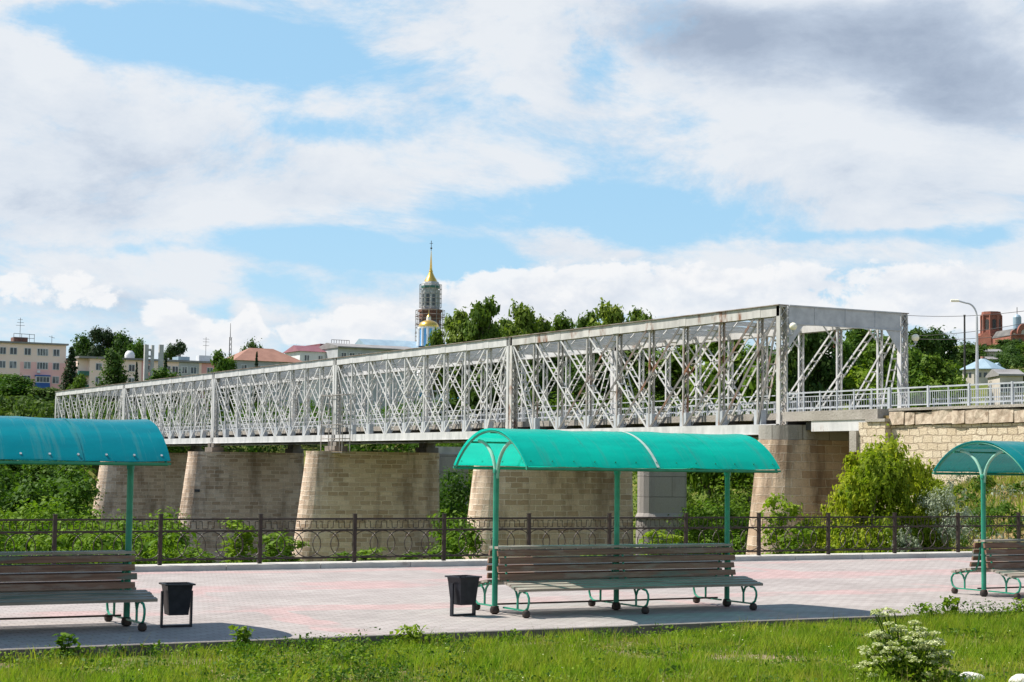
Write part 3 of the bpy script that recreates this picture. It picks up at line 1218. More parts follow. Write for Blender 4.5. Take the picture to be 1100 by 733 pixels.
def street_lamp():
    y = 70.0
    b = at(1050, 447, 92)
    t = thing('street_lamp', (b.x, b.y, 5.0), 'tall pale street lamp with curved arm behind the bridge railing', 'street lamp')
    p = MB()
    p.tube([(0, 0, 0), (0, 0, 3.2)], .10, 10, r2=.085)
    p.tube([(0, 0, 3.2), (0, 0, 5.2)], .075, 10, r2=.06)
    p.build('pole', 'lamp_steel', t, smooth=True)
    dr = -r0
    arm = MB()
    pts = []
    for i in range(9):
        a = math.pi / 2 * i / 8
        pts.append(Vector((0, 0, 5.2)) + dr * (.55 * (1 - math.cos(a))) + Vector((0, 0, .72 * math.sin(a))))
    pts.append(pts[-1] + dr * .45 + Vector((0, 0, .12)))
    arm.tube(pts, .045, 8)
    arm.build('arm', 'lamp_steel', t, smooth=True)
    h = MB()
    e = pts[-1]
    h.tube([e - dr * .05, e + dr * .12, e + dr * .3, e + dr * .36], .07, 10)
    h.build('lamp_head', 'globe', t, smooth=True)


street_lamp()


def wires():
    for (x0, y0, x1, y1, lab) in ((975, 339, 1140, 328, 'topmost thin overhead wire across the right sky'),
                                  (978, 361, 1140, 338, 'middle thin overhead wire rising behind the street lamp'),
                                  (978, 364, 1140, 352, 'lowest thin overhead wire above the green trees at right')):
        a, b = at(x0, y0, 98), at(x1, y1, 92)
        pts = []
        for i in range(13):
            s = i / 12
            q = a.lerp(b, s)
            q.z -= .25 * 4 * s * (1 - s)
            pts.append(q)
        m = MB()
        m.tube(pts, .014, 4)
        tag(m.build('overhead_wire', 'dark_steel'), lab, 'wire', 'overhead wires at right')


wires()


# ------------------------------------------------------------------ iron fence
def build_fence():
    t = thing('iron_fence', (0, 33.62, .10), 'dark wrought iron fence with rings and a meander band along the promenade', 'fence')
    pitch = 2.06
    x0 = 10.75 - pitch * 11
    for i in range(30):
        x = x0 + pitch * i
        p = MB()
        p.box(x - .035, x + .035, -.035, .035, 0.003, .975)
        p.box(x - .041, x + .041, -.041, .041, .977, .992)
        p.build('post', 'fence_iron', t)
        m = MB()
        a, b = x + .048, x + pitch - .048
        for z, r in ((.885, .018), (.655, .018), (.10, .018)):
            m.box(a, b, -r, r, z - r, z + r)
        W = b - a
        nr = 5
        rad = .277
        for k2 in range(nr):
            cx = a + W * (k2 + .5) / nr
            m.tube([(cx + .285 * math.cos(2 * math.pi * j / 20), 0, .378 + rad * .95 * math.sin(2 * math.pi * j / 20)) for j in range(20)], .0105, 5, closed=True)
        nm = 8
        for k2 in range(nm):          # meander
            c = a + W * (k2 + .5) / nm
            h = W / nm / 2
            up = k2 % 2 == 0
            zl, zh = .70, .84
            za, zb2 = (zl, zh) if up else (zh, zl)
            m.tube([(c - h * .98, 0, za), (c - h * .55, 0, za), (c - h * .45, 0, zb2), (c + h * .45, 0, zb2), (c + h * .55, 0, za), (c + h * .98, 0, za)], .010, 4)
            m.box(c - .007, c + .007, -.007, .007, (.85 if up else .67), (.87 if up else .69))
        m.build('panel', 'fence_iron', t)


build_fence()


# ------------------------------------------------------------------ shelters and benches
def make_shelter(x, yc, roofmat, label, length=4.35, pale=False):
    """x: left end of the roof"""
    t = thing('canopy_shelter', (x, yc, 0), label, 'shelter', 'barrel roofed shelters on the promenade')
    hw, ze, za = 1.1, 2.11, 2.64
    rad = (hw * hw + (za - ze) ** 2) / (2 * (za - ze))
    a0 = math.asin(hw / rad)

    def arc(r, n=20, k2=1.0):
        return [(r * math.sin(-a0 * k2 + 2 * a0 * k2 * i / n), za - rad + r * math.cos(-a0 * k2 + 2 * a0 * k2 * i / n)) for i in range(n + 1)]
    o_, i_ = arc(rad), arc(rad - .012)
    mb = MB()
    xs = [length * i / 16 for i in range(17)]
    # slightly rippled sheet, real thickness
    n = len(o_)
    base = 0
    for xx in xs:
        dz = .007 * math.sin(xx * 3.1) + .005 * math.sin(xx * 7.3 + 1)
        for (y, z) in o_:
            mb.v.append((xx, y, z + dz))
        for (y, z) in i_:
            mb.v.append((xx, y, z + dz))
    for a in range(16):
        A, B = a * 2 * n, (a + 1) * 2 * n
        for j in range(n - 1):
            mb.f.append((A + j, B + j, B + j + 1, A + j + 1))
            mb.f.append((A + n + j, A + n + j + 1, B + n + j + 1, B + n + j))
        mb.f.append((A, A + n, B + n, B))
        mb.f.append((A + n - 1, B + n - 1, B + 2 * n - 1, A + 2 * n - 1))
    for A, rev in ((0, False), (16 * 2 * n, True)):
        for j in range(n - 1):
            q = (A + j, A + j + 1, A + n + j + 1, A + n + j)
            mb.f.append(tuple(reversed(q)) if rev else q)
    mb.build('roof', roofmat, t, smooth=True)
    posts = (.13, length / 2, length - .17)
    for k2, xx in enumerate(posts):
        p = MB()
        p.tube([(xx, 0, .07), (xx, 0, 2.02)], .042, 10)
        p.lathe((xx, 0, 2.0), [(.05, 0), (.052, .05), (.042, .07)], 10)
        p.build('post', 'teal_paint', t, smooth=True)
        fo = MB()
        fo.lathe((xx, 0, 0), [(.03, 0), (.062, .02), (.07, .06), (.055, .11), (.03, .125)], 12)
        fo.build('foot', 'foot_iron', t, smooth=True)
        for s in (-1, 1):
            b = MB()
            pts = []
            for i in range(9):
                u = i / 8
                pts.append((xx, s * (.02 + .52 * u ** 1.8), 1.93 + .54 * (1 - (1 - u) ** 1.7)))
            b.tube(pts, .026, 8)
            b.build('brace', 'teal_pale' if k2 == 0 else 'teal_paint', t, smooth=True)
    for xx in (.03, length / 2, length - .05):
        r = MB()
        r.tube([(xx, y, z - .02) for y, z in arc(rad - .018)], .018, 6)
        r.build('arch', 'teal_paint', t, smooth=True)
    pu = MB()
    for y, z in arc(rad - .03, 20)[::5]:
        pu.tube([(.02, y, z - .025), (length - .03, y, z - .025)], .016, 6)
    pu.build('purlins', 'teal_paint', t, smooth=True)
    for s in (-1, 1):
        e = MB()
        e.box(0, length, s * hw - .02, s * hw + .02, ze - .045, ze - .016)
        e.build('eaves_rail', 'teal_paint', t)
    st = MB()
    so = arc(rad + .006)
    si = arc(rad + .002)
    for xs_ in ((length * .5 - .022, length * .5 + .022),):
        st.prism(so + si[::-1], 'x', *xs_)
    st.build('seam_strip', 'seam_pale', t)
    for fx in (.25, .75):
        st = MB()
        st.prism(arc(rad + .004) + arc(rad + .0015)[::-1], 'x', length * fx - .008, length * fx + .008)
        st.build('overlap_joint', roofmat, t)
    for s in (-1, 1):
        for kk in range(13):
            bo = MB()
            xx = .1 + (length - .2) * kk / 12
            ang = s * a0 * .93
            c = Vector((xx, rad * math.sin(ang), za - rad + rad * math.cos(ang)))
            nr = Vector((0, math.sin(ang), math.cos(ang)))
            bo.tube([c - nr * .01, c + nr * .012], .016 if pale else .010, 6)
            bo.build('roof_bolt', 'lamp_steel' if pale else 'teal_paint', t)
    return t


def make_bench(x, yc, label, length=4.25):
    t = thing('double_bench', (x, yc, 0), label, 'bench', 'back to back slatted benches under the shelters')
    frames = (.13, length / 2 - .02, length - .22)
    for s in (-1, 1):
        for (y, z, tilt) in ((-.235, .455, .10), (-.355, .437, .16), (-.475, .412, .20), (-.595, .386, .22)):
            m = MB()
            d = Vector((0, math.cos(tilt), math.sin(tilt)))
            yy = y * (1 if s < 0 else -1)
            dd = Vector((0, d.y, d.z * (1 if s < 0 else -1)))
            dx = random.uniform(-.02, .02)
            m.bar((.02 + dx, yy, z), (length - .02 + dx, yy, z), .086, .036, side=dd)
            m.build('seat_slat', 'bench_wood_worn', t)
        for (y, z) in ((-.175, .535), (-.150, .645), (-.125, .755), (-.10, .865)):
            m = MB()
            yy = y * (1 if s < 0 else -1)
            dx = random.uniform(-.02, .02)
            m.bar((.0 + dx, yy, z), (length - .15 + dx, yy, z), .034, .078, side=(0, 1, .22 * s))
            m.build('back_slat', 'bench_wood', t)
        m = MB()
        m.bar((.0, s * .07, .945), (length - .15, s * .07, .945), .09, .034)
        m.build('top_slat', 'bench_wood_worn', t)
    for fx in frames:
        for s in (-1, 1):
            f = MB()
            k2 = -s
            # back support
            f.tube([(fx, s * y, z) for y, z in ((.045, .905), (.09, .88), (.145, .55), (.20, .44), (.26, .425), (.40, .398), (.62, .35))], .016, 6)
            # C shaped front leg
            f.tube([(fx, s * y, z) for y, z in ((.60, .352), (.68, .34), (.725, .28), (.73, .22), (.70, .14), (.64, .10), (.60, .095))], .017, 6)
            # forked leg
            f.tube([(fx, s * .44, .10), (fx, s * .44, .25), (fx, s * .40, .34), (fx, s * .33, .41)], .016, 6)
            f.tube([(fx, s * .44, .25), (fx, s * .48, .33), (fx, s * .55, .365)], .016, 6)
            f.build('frame', 'teal_paint', t, smooth=True)
            w = MB()
            w.lathe((fx, s * .66, 0), [(.02, 0), (.05, .015), (.058, .055), (.045, .095), (.02, .11)], 12)
            w.build('foot', 'foot_iron', t, smooth=True)
        b = MB()
        b.bar((fx, -.64, .098), (fx, -.075, .098), .03, .022)
        b.bar((fx, .075, .098), (fx, .64, .098), .03, .022)
        b.build('base_bar', 'teal_paint', t)
    t.scale = (1, 1.12, 1)
    rd = MB()
    rd.tube([(frames[0], .16, .125), (frames[2], .16, .125)], .014, 6)
    rd.build('tie_rod', 'foot_iron', t)
    return t


SHY = 22.35
make_shelter(11.95, SHY, 'roof_teal', 'bright turquoise barrel roofed shelter in the middle of the promenade')
make_bench(12.05, SHY, 'long slatted double bench under the bright turquoise middle shelter')
make_shelter(2.55, SHY, 'roof_teal_sky_tint', 'darker blue teal barrel roofed shelter cut off at the left', pale=True)
make_bench(2.71, SHY, 'slatted double bench beside the bin under the left blue teal shelter', length=4.22)
make_shelter(21.52, 22.6, 'roof_deepteal', 'deep teal barrel roofed shelter at far right in front of the bush')
make_bench(21.55, 22.6, 'slatted double bench at the right edge below the deep teal roof')


def make_bin(x, y, rz, label):
    t = thing('litter_bin', (x, y, 0), label, 'bin', 'black litter bins beside the benches', rz)
    m = MB()
    wt, wb, zt, zb = .165, .125, .54, .16
    c = []
    for (w, z) in ((wb, zb), (wt - .01, zt - .06), (wt, zt)):
        c.append([(-w, -w, z), (w, -w, z), (w, w, z), (-w, w, z)])
    for a in range(2):
        for j in range(4):
            m.face([c[a][j], c[a][(j + 1) % 4], c[a + 1][(j + 1) % 4], c[a + 1][j]])
    ci = [[(q[0] * .93, q[1] * .93, q[2] + (.02 if i == 0 else 0)) for q in r] for i, r in enumerate(c)]
    for a in range(2):
        for j in range(4):
            m.face([ci[a][(j + 1) % 4], ci[a][j], ci[a + 1][j], ci[a + 1][(j + 1) % 4]])
    m.face(list(reversed(c[0])))
    m.face(ci[0])
    for j in range(4):
        m.face([c[2][j], c[2][(j + 1) % 4], ci[2][(j + 1) % 4], ci[2][j]])
    m.build('bucket', 'bin_metal', t, recalc=False)
    r = MB()
    for (a, b) in (((-.18, -.18), (.18, -.18)), ((.18, -.18), (.18, .18)), ((.18, .18), (-.18, .18)), ((-.18, .18), (-.18, -.18))):
        r.bar((*a, .548), (*b, .548), .03, .02)
    r.build('rim', 'bin_metal', t)
    for s in (-1, 1):
        f = MB()
        f.box(s * .19 - .012, s * .19 + .012, -.03, .03, .0, .46)
        f.build('leg', 'bin_metal', t)
    b = MB()
    b.box(-.177, .177, -.03, .03, .004, .03)
    b.build('base_bar', 'bin_metal', t)


make_bin(7.28, 22.02, R(-4), 'black square litter bin at the end of the left bench')
make_bin(11.52, 22.25, R(8), 'black square litter bin left of the middle bench')


# ------------------------------------------------------------------ vegetation
def leaf_object(name, C, Nrm, S, mat, parent=None, aspect=.55):
    """many small pointed leaves as one mesh"""
    n = len(C)
    up = rng.normal(size=(n, 3))
    t = np.cross(Nrm, up)
    t /= np.linalg.norm(t, axis=1, keepdims=True) + 1e-9
    b = np.cross(Nrm, t)
    S = S[:, None]
    v = np.empty((n, 4, 3))
    v[:, 0] = C - t * S * .5
    v[:, 1] = C + b * S * .5 * aspect + Nrm * S * .08
    v[:, 2] = C + t * S * .5
    v[:, 3] = C - b * S * .5 * aspect + Nrm * S * .08
    me = bpy.data.meshes.new(name)
    me.vertices.add(n * 4)
    me.vertices.foreach_set('co', v.reshape(-1).astype(np.float32))
    me.loops.add(n * 4)
    me.loops.foreach_set('vertex_index', np.arange(n * 4, dtype=np.int32))
    me.polygons.add(n)
    me.polygons.foreach_set('loop_start', np.arange(0, n * 4, 4, dtype=np.int32))
    me.polygons.foreach_set('loop_total', np.full(n, 4, dtype=np.int32))
    me.update(calc_edges=True)
    me.materials.append(MATS[mat])
    o = bpy.data.objects.new(name, me)
    COL.objects.link(o)
    if parent is not None:
        o.parent = parent
    return o


def crown_points(lobes, n_clump, per, leaf, spread=.22, shell=(.55, 1.05)):
    """lobes: (cx,cy,cz,rx,ry,rz). returns centres, normals, sizes"""
    Cs, Ns = [], []
    vol = np.array([l[3] * l[4] * l[5] for l in lobes]) ** .67
    vol /= vol.sum()
    for l, w in zip(lobes, vol):
        k2 = max(3, int(n_clump * w))
        c = np.array(l[:3])
        r = np.array(l[3:])
        d = rng.normal(size=(k2, 3))
        d /= np.linalg.norm(d, axis=1, keepdims=True)
        d[:, 2] = np.where(d[:, 2] < -.5, -d[:, 2], d[:, 2])
        rad = rng.uniform(shell[0], shell[1], size=(k2, 1))
        cc = c + d * r * rad
        mr = float(np.mean(r))
        for q, dd in zip(cc, d):
            sp = mr * spread * rng.uniform(.6, 1.4)
            nl = max(4, int(per * rng.uniform(.6, 1.4)))
            g = rng.normal(size=(nl, 3)) * np.array([1, 1, .75]) * sp
            Cs.append(q + g)
            nn = dd * .7 + g / (sp + 1e-6) * .35 + rng.normal(size=(nl, 3)) * .55 + np.array([0, 0, .35])
            Ns.append(nn)
    C = np.concatenate(Cs)
    N = np.concatenate(Ns)
    N /= np.linalg.norm(N, axis=1, keepdims=True) + 1e-9
    S = leaf * np.clip(np.exp(rng.normal(size=len(C)) * .42), .4, 2.3)
    return C, N, S


def random_lobes(k2, R0, Hc, z0, flat=1.0):
    L = []
    for i in range(k2):
        u = rng.uniform(0, 1)
        a = rng.uniform(0, 2 * math.pi)
        z = z0 + Hc * (.15 + .8 * u)
        prof = math.sin(math.pi * (.15 + .72 * u)) ** .8
        d = R0 * prof * rng.uniform(.25, .8)
        r = R0 * rng.uniform(.32, .55) * (.6 + .5 * prof)
        L.append((d * math.cos(a), d * math.sin(a), z, r, r, r * rng.uniform(.65, .95) * flat))
    return L


def trunk_mesh(mb, Ht, r, lobes):
    top = Vector((rng.uniform(-.2, .2), rng.uniform(-.2, .2), Ht))
    mb.tube([(0, 0, -.6), (.02, 0, Ht * .3), (top.x * .6, top.y * .6, Ht * .65), tuple(top)], r, 8, r2=r * .3)
    for l in lobes[:9]:
        s = Vector((top.x * .4, top.y * .4, max(.2 * Ht, min(Ht * .8, l[2] * .6))))
        e = Vector(l[:3])
        m = s.lerp(e, .5) + Vector((0, 0, .1 * Ht * .3))
        mb.tube([s, m, e], r * .42, 6, r2=r * .1)


PROTO = {}


def proto_tree(key, mat, kind, name='broadleaf_tree'):
    t = bpy.data.objects.new(name, None)
    COL.objects.link(t)
    tr = MB()
    if kind == 'round':
        lob = random_lobes(13, 3.6, 8.2, 1.6)
        C, N, S = crown_points(lob, 190, 42, .46, .30)
        trunk_mesh(tr, 7.5, .24, lob)
    elif kind == 'airy':
        lob = random_lobes(11, 3.4, 7.6, 2.3)
        C, N, S = crown_points(lob, 135, 44, .46, .29, (.35, 1.15))
        trunk_mesh(tr, 8.4, .22, lob)
    elif kind == 'poplar':
        lob = [(rng.uniform(-.3, .3), rng.uniform(-.3, .3), 1.2 + 8 * i / 8, 1.25 * math.sin(math.pi * (.2 + .66 * i / 8)) + .35,
                1.25 * math.sin(math.pi * (.2 + .66 * i / 8)) + .35, 1.0) for i in range(9)]
        C, N, S = crown_points(lob, 130, 36, .36, .30)
        trunk_mesh(tr, 8.5, .2, [])
    elif kind == 'spruce':
        Cs, Ns = [], []
        for i in range(26):
            z = .9 + 9.0 * i / 25
            rr = 2.5 * (1 - i / 25.5) ** .85 + .12
            for j in range(9):
                a = rng.uniform(0, 2 * math.pi)
                m = int(6 + 22 * rr / 2.5)
                u = rng.uniform(.15, 1, size=m)
                g = np.stack([rr * u * math.cos(a), rr * u * math.sin(a), z - .45 * u * rr / 2.5 + rng.normal(size=m) * .06], -1)
                g += rng.normal(size=(m, 3)) * .10
                Cs.append(g)
                Ns.append(rng.normal(size=(m, 3)) * .5 + np.array([.3 * math.cos(a), .3 * math.sin(a), .8]))
        C = np.concatenate(Cs)
        N = np.concatenate(Ns)
        N /= np.linalg.norm(N, axis=1, keepdims=True)
        S = .40 * rng.uniform(.6, 1.4, size=len(C))
        tr.tube([(0, 0, -.6), (0, 0, 9.6)], .18, 8, r2=.03)
    elif kind == 'pine':
        lob = [(rng.uniform(-1.7, 1.7), rng.uniform(-1.7, 1.7), 5.2 + 4.2 * rng.uniform(), rng.uniform(.9, 1.5), rng.uniform(.9, 1.5), .6) for i in range(11)]
        lob.append((0, 0, 9.4, 1, 1, .7))
        C, N, S = crown_points(lob, 110, 40, .34, .30)
        trunk_mesh(tr, 9, .22, lob)
    elif kind == 'bush':
        lob = random_lobes(15, 2.7, 4.3, -.7)
        for i in range(12):
            a, d = rng.uniform(0, 6.28), rng.uniform(.2, 2.3)
            lob.append((d * math.cos(a), d * math.sin(a), 3.8 - .45 * d + rng.uniform(-.5, .4), .42, .42, .55))
        C, N, S = crown_points(lob, 620, 30, .16, .15, (.35, 1.14))
        trunk_mesh(tr, 3.2, .09, lob)
    elif kind == 'loose':
        lob = random_lobes(9, 2.7, 4.4, -.6)
        for i in range(14):
            a, d = rng.uniform(0, 6.28), rng.uniform(.2, 2.6)
            lob.append((d * math.cos(a), d * math.sin(a), 3.6 - .6 * d + rng.uniform(-.7, .7), .3, .3, .8))
        C, N, S = crown_points(lob, 200, 26, .17, .24, (.3, 1.15))
        trunk_mesh(tr, 3.2, .07, lob)
    elif kind == 'sapling':
        lob = [(rng.uniform(-.35, .35), rng.uniform(-.35, .35), .3 + 1.5 * i / 9, .28, .28, .26) for i in range(10)]
        C, N, S = crown_points(lob, 60, 16, .13, .35)
        for j in range(4):
            tr.tube([(0, 0, -.4), (rng.uniform(-.25, .25), rng.uniform(-.25, .25), 1.6)], .015, 5, r2=.005)
    tr.build('trunk' if kind not in ('bush', 'sapling', 'loose') else 'stem', 'bark', t)
    leaf_object('crown' if kind not in ('bush', 'sapling', 'loose') else 'foliage', C, N, S, mat, t)
    t['_used'] = 0
    PROTO[key] = t
    return t


TREE_NAMES = {'round': 'broadleaf_tree', 'airy': 'broadleaf_tree', 'poplar': 'poplar_tree', 'spruce': 'spruce_tree', 'pine': 'pine_tree', 'bush': 'bush', 'sapling': 'sapling', 'loose': 'bush'}
for key, mat, kind in (('roundA', 'leaf_mid', 'round'), ('roundB', 'leaf_mid', 'round'), ('darkA', 'leaf_dark', 'round'), ('darkB', 'leaf_dark', 'round'),
                       ('airyA', 'leaf_olive', 'airy'), ('airyB', 'leaf_olive', 'airy'), ('airyD', 'leaf_dark', 'airy'),
                       ('brightA', 'leaf_bright', 'round'), ('poplar', 'leaf_dark', 'poplar'),
                       ('spruce', 'leaf_conifer', 'spruce'), ('pine', 'leaf_conifer', 'pine'),
                       ('bush', 'leaf_gold', 'bush'), ('bushS', 'leaf_silver', 'loose'), ('sapling', 'leaf_bright', 'sapling')):
    proto_tree(key, mat, kind, TREE_NAMES[kind])


def plant(key, x, y, z, hscale, wscale, label, cat='tree', group=None):
    p = PROTO[key]
    if not p['_used']:
        p['_used'] = 1
        o = p
    else:
        o = p.copy()
        COL.objects.link(o)
        for c in ALL():
            if c.parent == p:
                d = c.copy()
                COL.objects.link(d)
                d.parent = o
    o.location = (x, y, z)
    o.scale = (wscale, wscale, hscale)
    o.rotation_euler = (0, 0, random.uniform(0, 6.28))
    for kk in list(o.keys()):
        if kk in ('label', 'category', 'group'):
            del o[kk]
    tag(o, label, cat, group)
    return o


PH = {'roundA': 10.2, 'roundB': 10.2, 'darkA': 10.2, 'darkB': 10.2, 'airyA': 10.4, 'airyB': 10.4, 'airyD': 10.4, 'brightA': 10.2, 'poplar': 10.3, 'spruce': 10.1, 'pine': 10.3}
PW_ = {'poplar': 3.2, 'spruce': 5.0, 'pine': 5.6}


def tree_px(key, px, top, D, wpx, label, base=None, group=None, cat='tree'):
    """tree whose top shows at (px, top), D metres away, crown wpx pixels wide in the photograph"""
    p = at(px, top, D)
    z = H(p.x, p.y) if base is None else base
    h = max(3.0, p.z - z)
    w = wpx * D / F * (1.3 if group == GM else 1.15)
    return plant(key, p.x, p.y, z - .1, h / PH[key], w / PW_.get(key, 6.6), label, cat, group)


GL = 'trees on the left hill'
GM = 'trees behind the truss bridge'
GR = 'trees at right behind the road'
TREES = [
    # left hill
    ('airyD', 92, 361, 430, 30, 'dark tree left of the highest pine on the wooded hilltop', GL),
    ('pine', 106, 351, 425, 26, 'highest dark pine above the flat roofed block at left', GL),
    ('pine', 119, 356, 428, 24, 'second dark pine on the hilltop, right of the highest', GL),
    ('airyD', 134, 359, 425, 30, 'dark leafy tree over the roof near the white tank', GL),
    ('roundA', 148, 368, 410, 22, 'round green tree directly behind the concrete pylons', GL),
    ('roundA', 18, 405, 300, 46, 'broad green tree before the pink corner block at far left', GL),
    ('darkB', 48, 418, 296, 40, 'dark round tree below the blue balcony', GL),
    ('roundB', 2, 402, 305, 40, 'green tree cut by the left edge before the pink block', GL),
    ('spruce', 77, 373, 320, 30, 'tall dark spruce between the two pink apartment blocks', GL),
    ('roundB', 88, 402, 318, 20, 'small green tree at the foot of the tall spruce', GL),
    ('poplar', 120, 374, 310, 25, 'dense columnar green tree before the flat roofed block', GL),
    ('spruce', 147, 389, 305, 10, 'slim dark spruce left of the concrete pylons', GL),
    ('spruce', 178, 381, 330, 14, 'dark spruce right of the single concrete pylon', GL),
    ('airyD', 183, 372, 420, 13, 'small sparse tree left of the twin topped pine', GL),
    ('pine', 192, 366, 420, 22, 'dark pine standing over the pale blue rooftop', GL),
    ('roundB', 237, 378, 300, 24, 'round green tree in front of the lattice mast', GL),
    ('roundA', 247, 386, 302, 16, 'smaller green tree touching the round one by the mast', GL),
    ('roundA', 177, 398, 300, 30, 'low spreading green tree under the rose coloured wall', GL),
    ('airyD', 272, 367, 520, 20, 'tree top showing behind the orange hipped roof', GL),
    ('spruce', 276, 378, 330, 12, 'small spruce in front of the orange hipped roof', GL),
    ('darkA', 319, 374, 480, 12, 'small dark tree between the orange and maroon roofs', GL),
    ('darkB', 60, 432, 292, 34, 'dark lower tree just left of the far end of the bridge', GL),
    ('darkA', 22, 425, 292, 44, 'dark low tree just above the blue teal roof at far left', GL),
    # behind the bridge
    ('airyA', 468, 352, 230, 22, 'low bright tree touching the gold domed church', GM),
    ('airyB', 490, 335, 232, 36, 'leafy tree right of the blue church drum', GM),
    ('airyA', 519, 320, 228, 40, 'tallest airy tree above the bridge right of the bell tower', GM),
    ('airyB', 540, 344, 240, 30, 'shorter tree right of the tallest airy one', GM),
    ('airyA', 562, 325, 232, 36, 'second tallest airy tree above the top chord', GM),
    ('airyB', 586, 342, 236, 30, 'low tree in the dip of the tree line above the bridge', GM),
    ('airyA', 606, 337, 230, 32, 'yellowish tree near the bare twigs above the bridge', GM),
    ('airyB', 630, 336, 226, 30, 'middling tree left of the last big tree over the chord', GM),
    ('airyA', 657, 324, 222, 38, 'last big airy tree over the chord before the portal', GM),
    ('airyB', 690, 333, 222, 34, 'thin tree top just peeping over the chord near the portal', GM),
    ('darkA', 500, 372, 200, 60, 'dark tree seen through the truss left of its middle', GM),
    ('darkB', 545, 372, 196, 60, 'dark tree seen through the truss below the tallest airy tree', GM),
    ('darkA', 592, 372, 190, 60, 'dark tree in the truss opening under the low dip', GM),
    ('darkB', 640, 372, 186, 60, 'dark tree seen through the lattice below the last big tree', GM),
    ('darkA', 688, 372, 180, 60, 'dark tree seen through the lattice beside the thin top', GM),
    ('roundB', 735, 368, 176, 60, 'mid green tree seen through the near span', GM),
    ('roundA', 780, 362, 170, 60, 'mid green tree seen through the near span close to the portal', GM),
    ('roundB', 822, 372, 165, 50, 'mid green tree just left of the portal post', GM),
    ('brightA', 762, 400, 140, 44, 'low bright green tree above the deck left of the portal', GM),
    ('brightA', 806, 398, 138, 44, 'low bright green tree above the deck nearest the portal', GM),
    # right
    ('darkA', 862, 345, 150, 44, 'big dark tree filling the left half of the portal', GR),
    ('darkB', 880, 358, 152, 40, 'dark tree behind the big one in the portal opening', GR),
    ('roundA', 925, 352, 280, 40, 'hazy green tree behind the sloping end bars of the portal', GR),
    ('roundB', 905, 368, 260, 30, 'tree between the white belfry and the portal bars', GR),
    ('roundB', 948, 362, 240, 40, 'green tree left of the far portal post', GR),
    ('brightA', 930, 396, 150, 46, 'low bright tree above the railing inside the portal', GR),
    ('darkB', 992, 358, 200, 40, 'taller dark tree right of the far globe lamp', GR),
    ('airyD', 1012, 356, 205, 34, 'dark tree right of the tallest, left of the chimney', GR),
    ('roundA', 978, 378, 140, 44, 'near green tree touching the far portal post', GR),
    ('roundB', 1005, 382, 138, 44, 'near broad green tree left of the blue grey roof', GR),
    ('brightA', 1033, 409, 128, 16, 'small bright bush before the round building', GR),
    ('darkA', 1044, 370, 380, 34, 'dark tree between the black chimney and the brick tower', GR),
    ('darkB', 1078, 386, 420, 18, 'tree at the foot of the red brick tower', GR),
    ('darkA', 1091, 380, 410, 22, 'tree before the gabled red brick church', GR),
    ('roundA', 1098, 398, 260, 26, 'green tree at the right edge beside the grey shed', GR),
    ('roundB', 1112, 380, 400, 30, 'tree just outside the right edge by the church', GR),
]
for k_ in TREES:
    tree_px(*k_[:5], k_[5], None, k_[6])


# thickets: stuff nobody could count
def thicket(name, lobes, mat, leaf, n_clump, per, label, spread=.22):
    C, N, S = crown_points(lobes, n_clump, per, leaf, spread)
    o = leaf_object(name, C, N, S, mat)
    tag(o, label, None, None, 'stuff')
    return o


def lob_px(px, top, D, wpx, tall=None):
    """one round lobe whose top shows at (px, top)"""
    p = at(px, top, D)
    r = wpx * D / F / 2
    h = (tall or r * 1.0)
    return (p.x, p.y, p.z - h * .95, r, r, h)


LB = []
# far left, tall willows
for i in range(16):
    px = -60 + i * 15 + random.uniform(-6, 6)
    if px > 92:
        continue
    LB.append(lob_px(px, 488 + random.uniform(-8, 14), 150 + random.uniform(-12, 12), 34, 4.5))
for i in range(12):
    px = -60 + i * 14 + random.uniform(-6, 6)
    if px > 90:
        continue
    LB.append(lob_px(px, 508 + random.uniform(-6, 14), 128 + random.uniform(-8, 8), 32, 4.0))
thicket('riverbank_thicket', LB, 'leaf_mid', .30, 900, 46, 'dense green willow thicket across the river bank at left')
LB = []
for i in range(24):
    px = -50 + i * 10.5 + random.uniform(-5, 5)
    if px > 185:
        continue
    LB.append(lob_px(px, 546 + random.uniform(-6, 10) + (8 if px > 105 else 0), 88 + random.uniform(-7, 7), 36, 2.2))
for i in range(24):
    px = -50 + i * 10.5 + random.uniform(-5, 5)
    if px > 190:
        continue
    LB.append(lob_px(px, 566 + random.uniform(-6, 10), 66 + random.uniform(-6, 6), 36, 1.8))
thicket('riverside_scrub', LB, 'leaf_bright', .17, 900, 46, 'bright low scrub just behind the iron fence at left')
LB = []
for px, top, D, w in ((478, 512, 160, 30), (490, 508, 158, 30), (500, 512, 150, 26), (470, 520, 156, 22), (484, 530, 150, 30), (498, 540, 146, 30),
                      (476, 548, 146, 26), (490, 560, 142, 30), (503, 565, 140, 20), (480, 580, 140, 30),
                      (742, 508, 158, 34), (760, 505, 160, 36), (780, 506, 160, 36), (798, 510, 158, 34), (752, 520, 150, 36), (775, 525, 148, 36), (795, 524, 150, 36),
                      (815, 520, 160, 36), (725, 512, 165, 36), (700, 512, 170, 40), (670, 512, 175, 40)):
    LB.append(lob_px(px, top, D, w, 3.4))
thicket('opposite_thicket', LB, 'leaf_mid', .26, 520, 44, 'dark green thicket seen between the stone piers')
LB = []
for px, top, D, w in ((478, 548, 105, 26), (492, 556, 100, 30), (505, 566, 96, 22), (482, 574, 92, 30),
                      (745, 545, 120, 34), (765, 540, 122, 36), (785, 545, 118, 36), (800, 556, 112, 34), (750, 566, 104, 36), (775, 570, 100, 36), (795, 575, 96, 30)):
    LB.append(lob_px(px, top, D, w, 2.2))
thicket('river_meadow', LB, 'leaf_bright', .18, 420, 42, 'bright yellow green scrub low between the stone piers')
LB = []
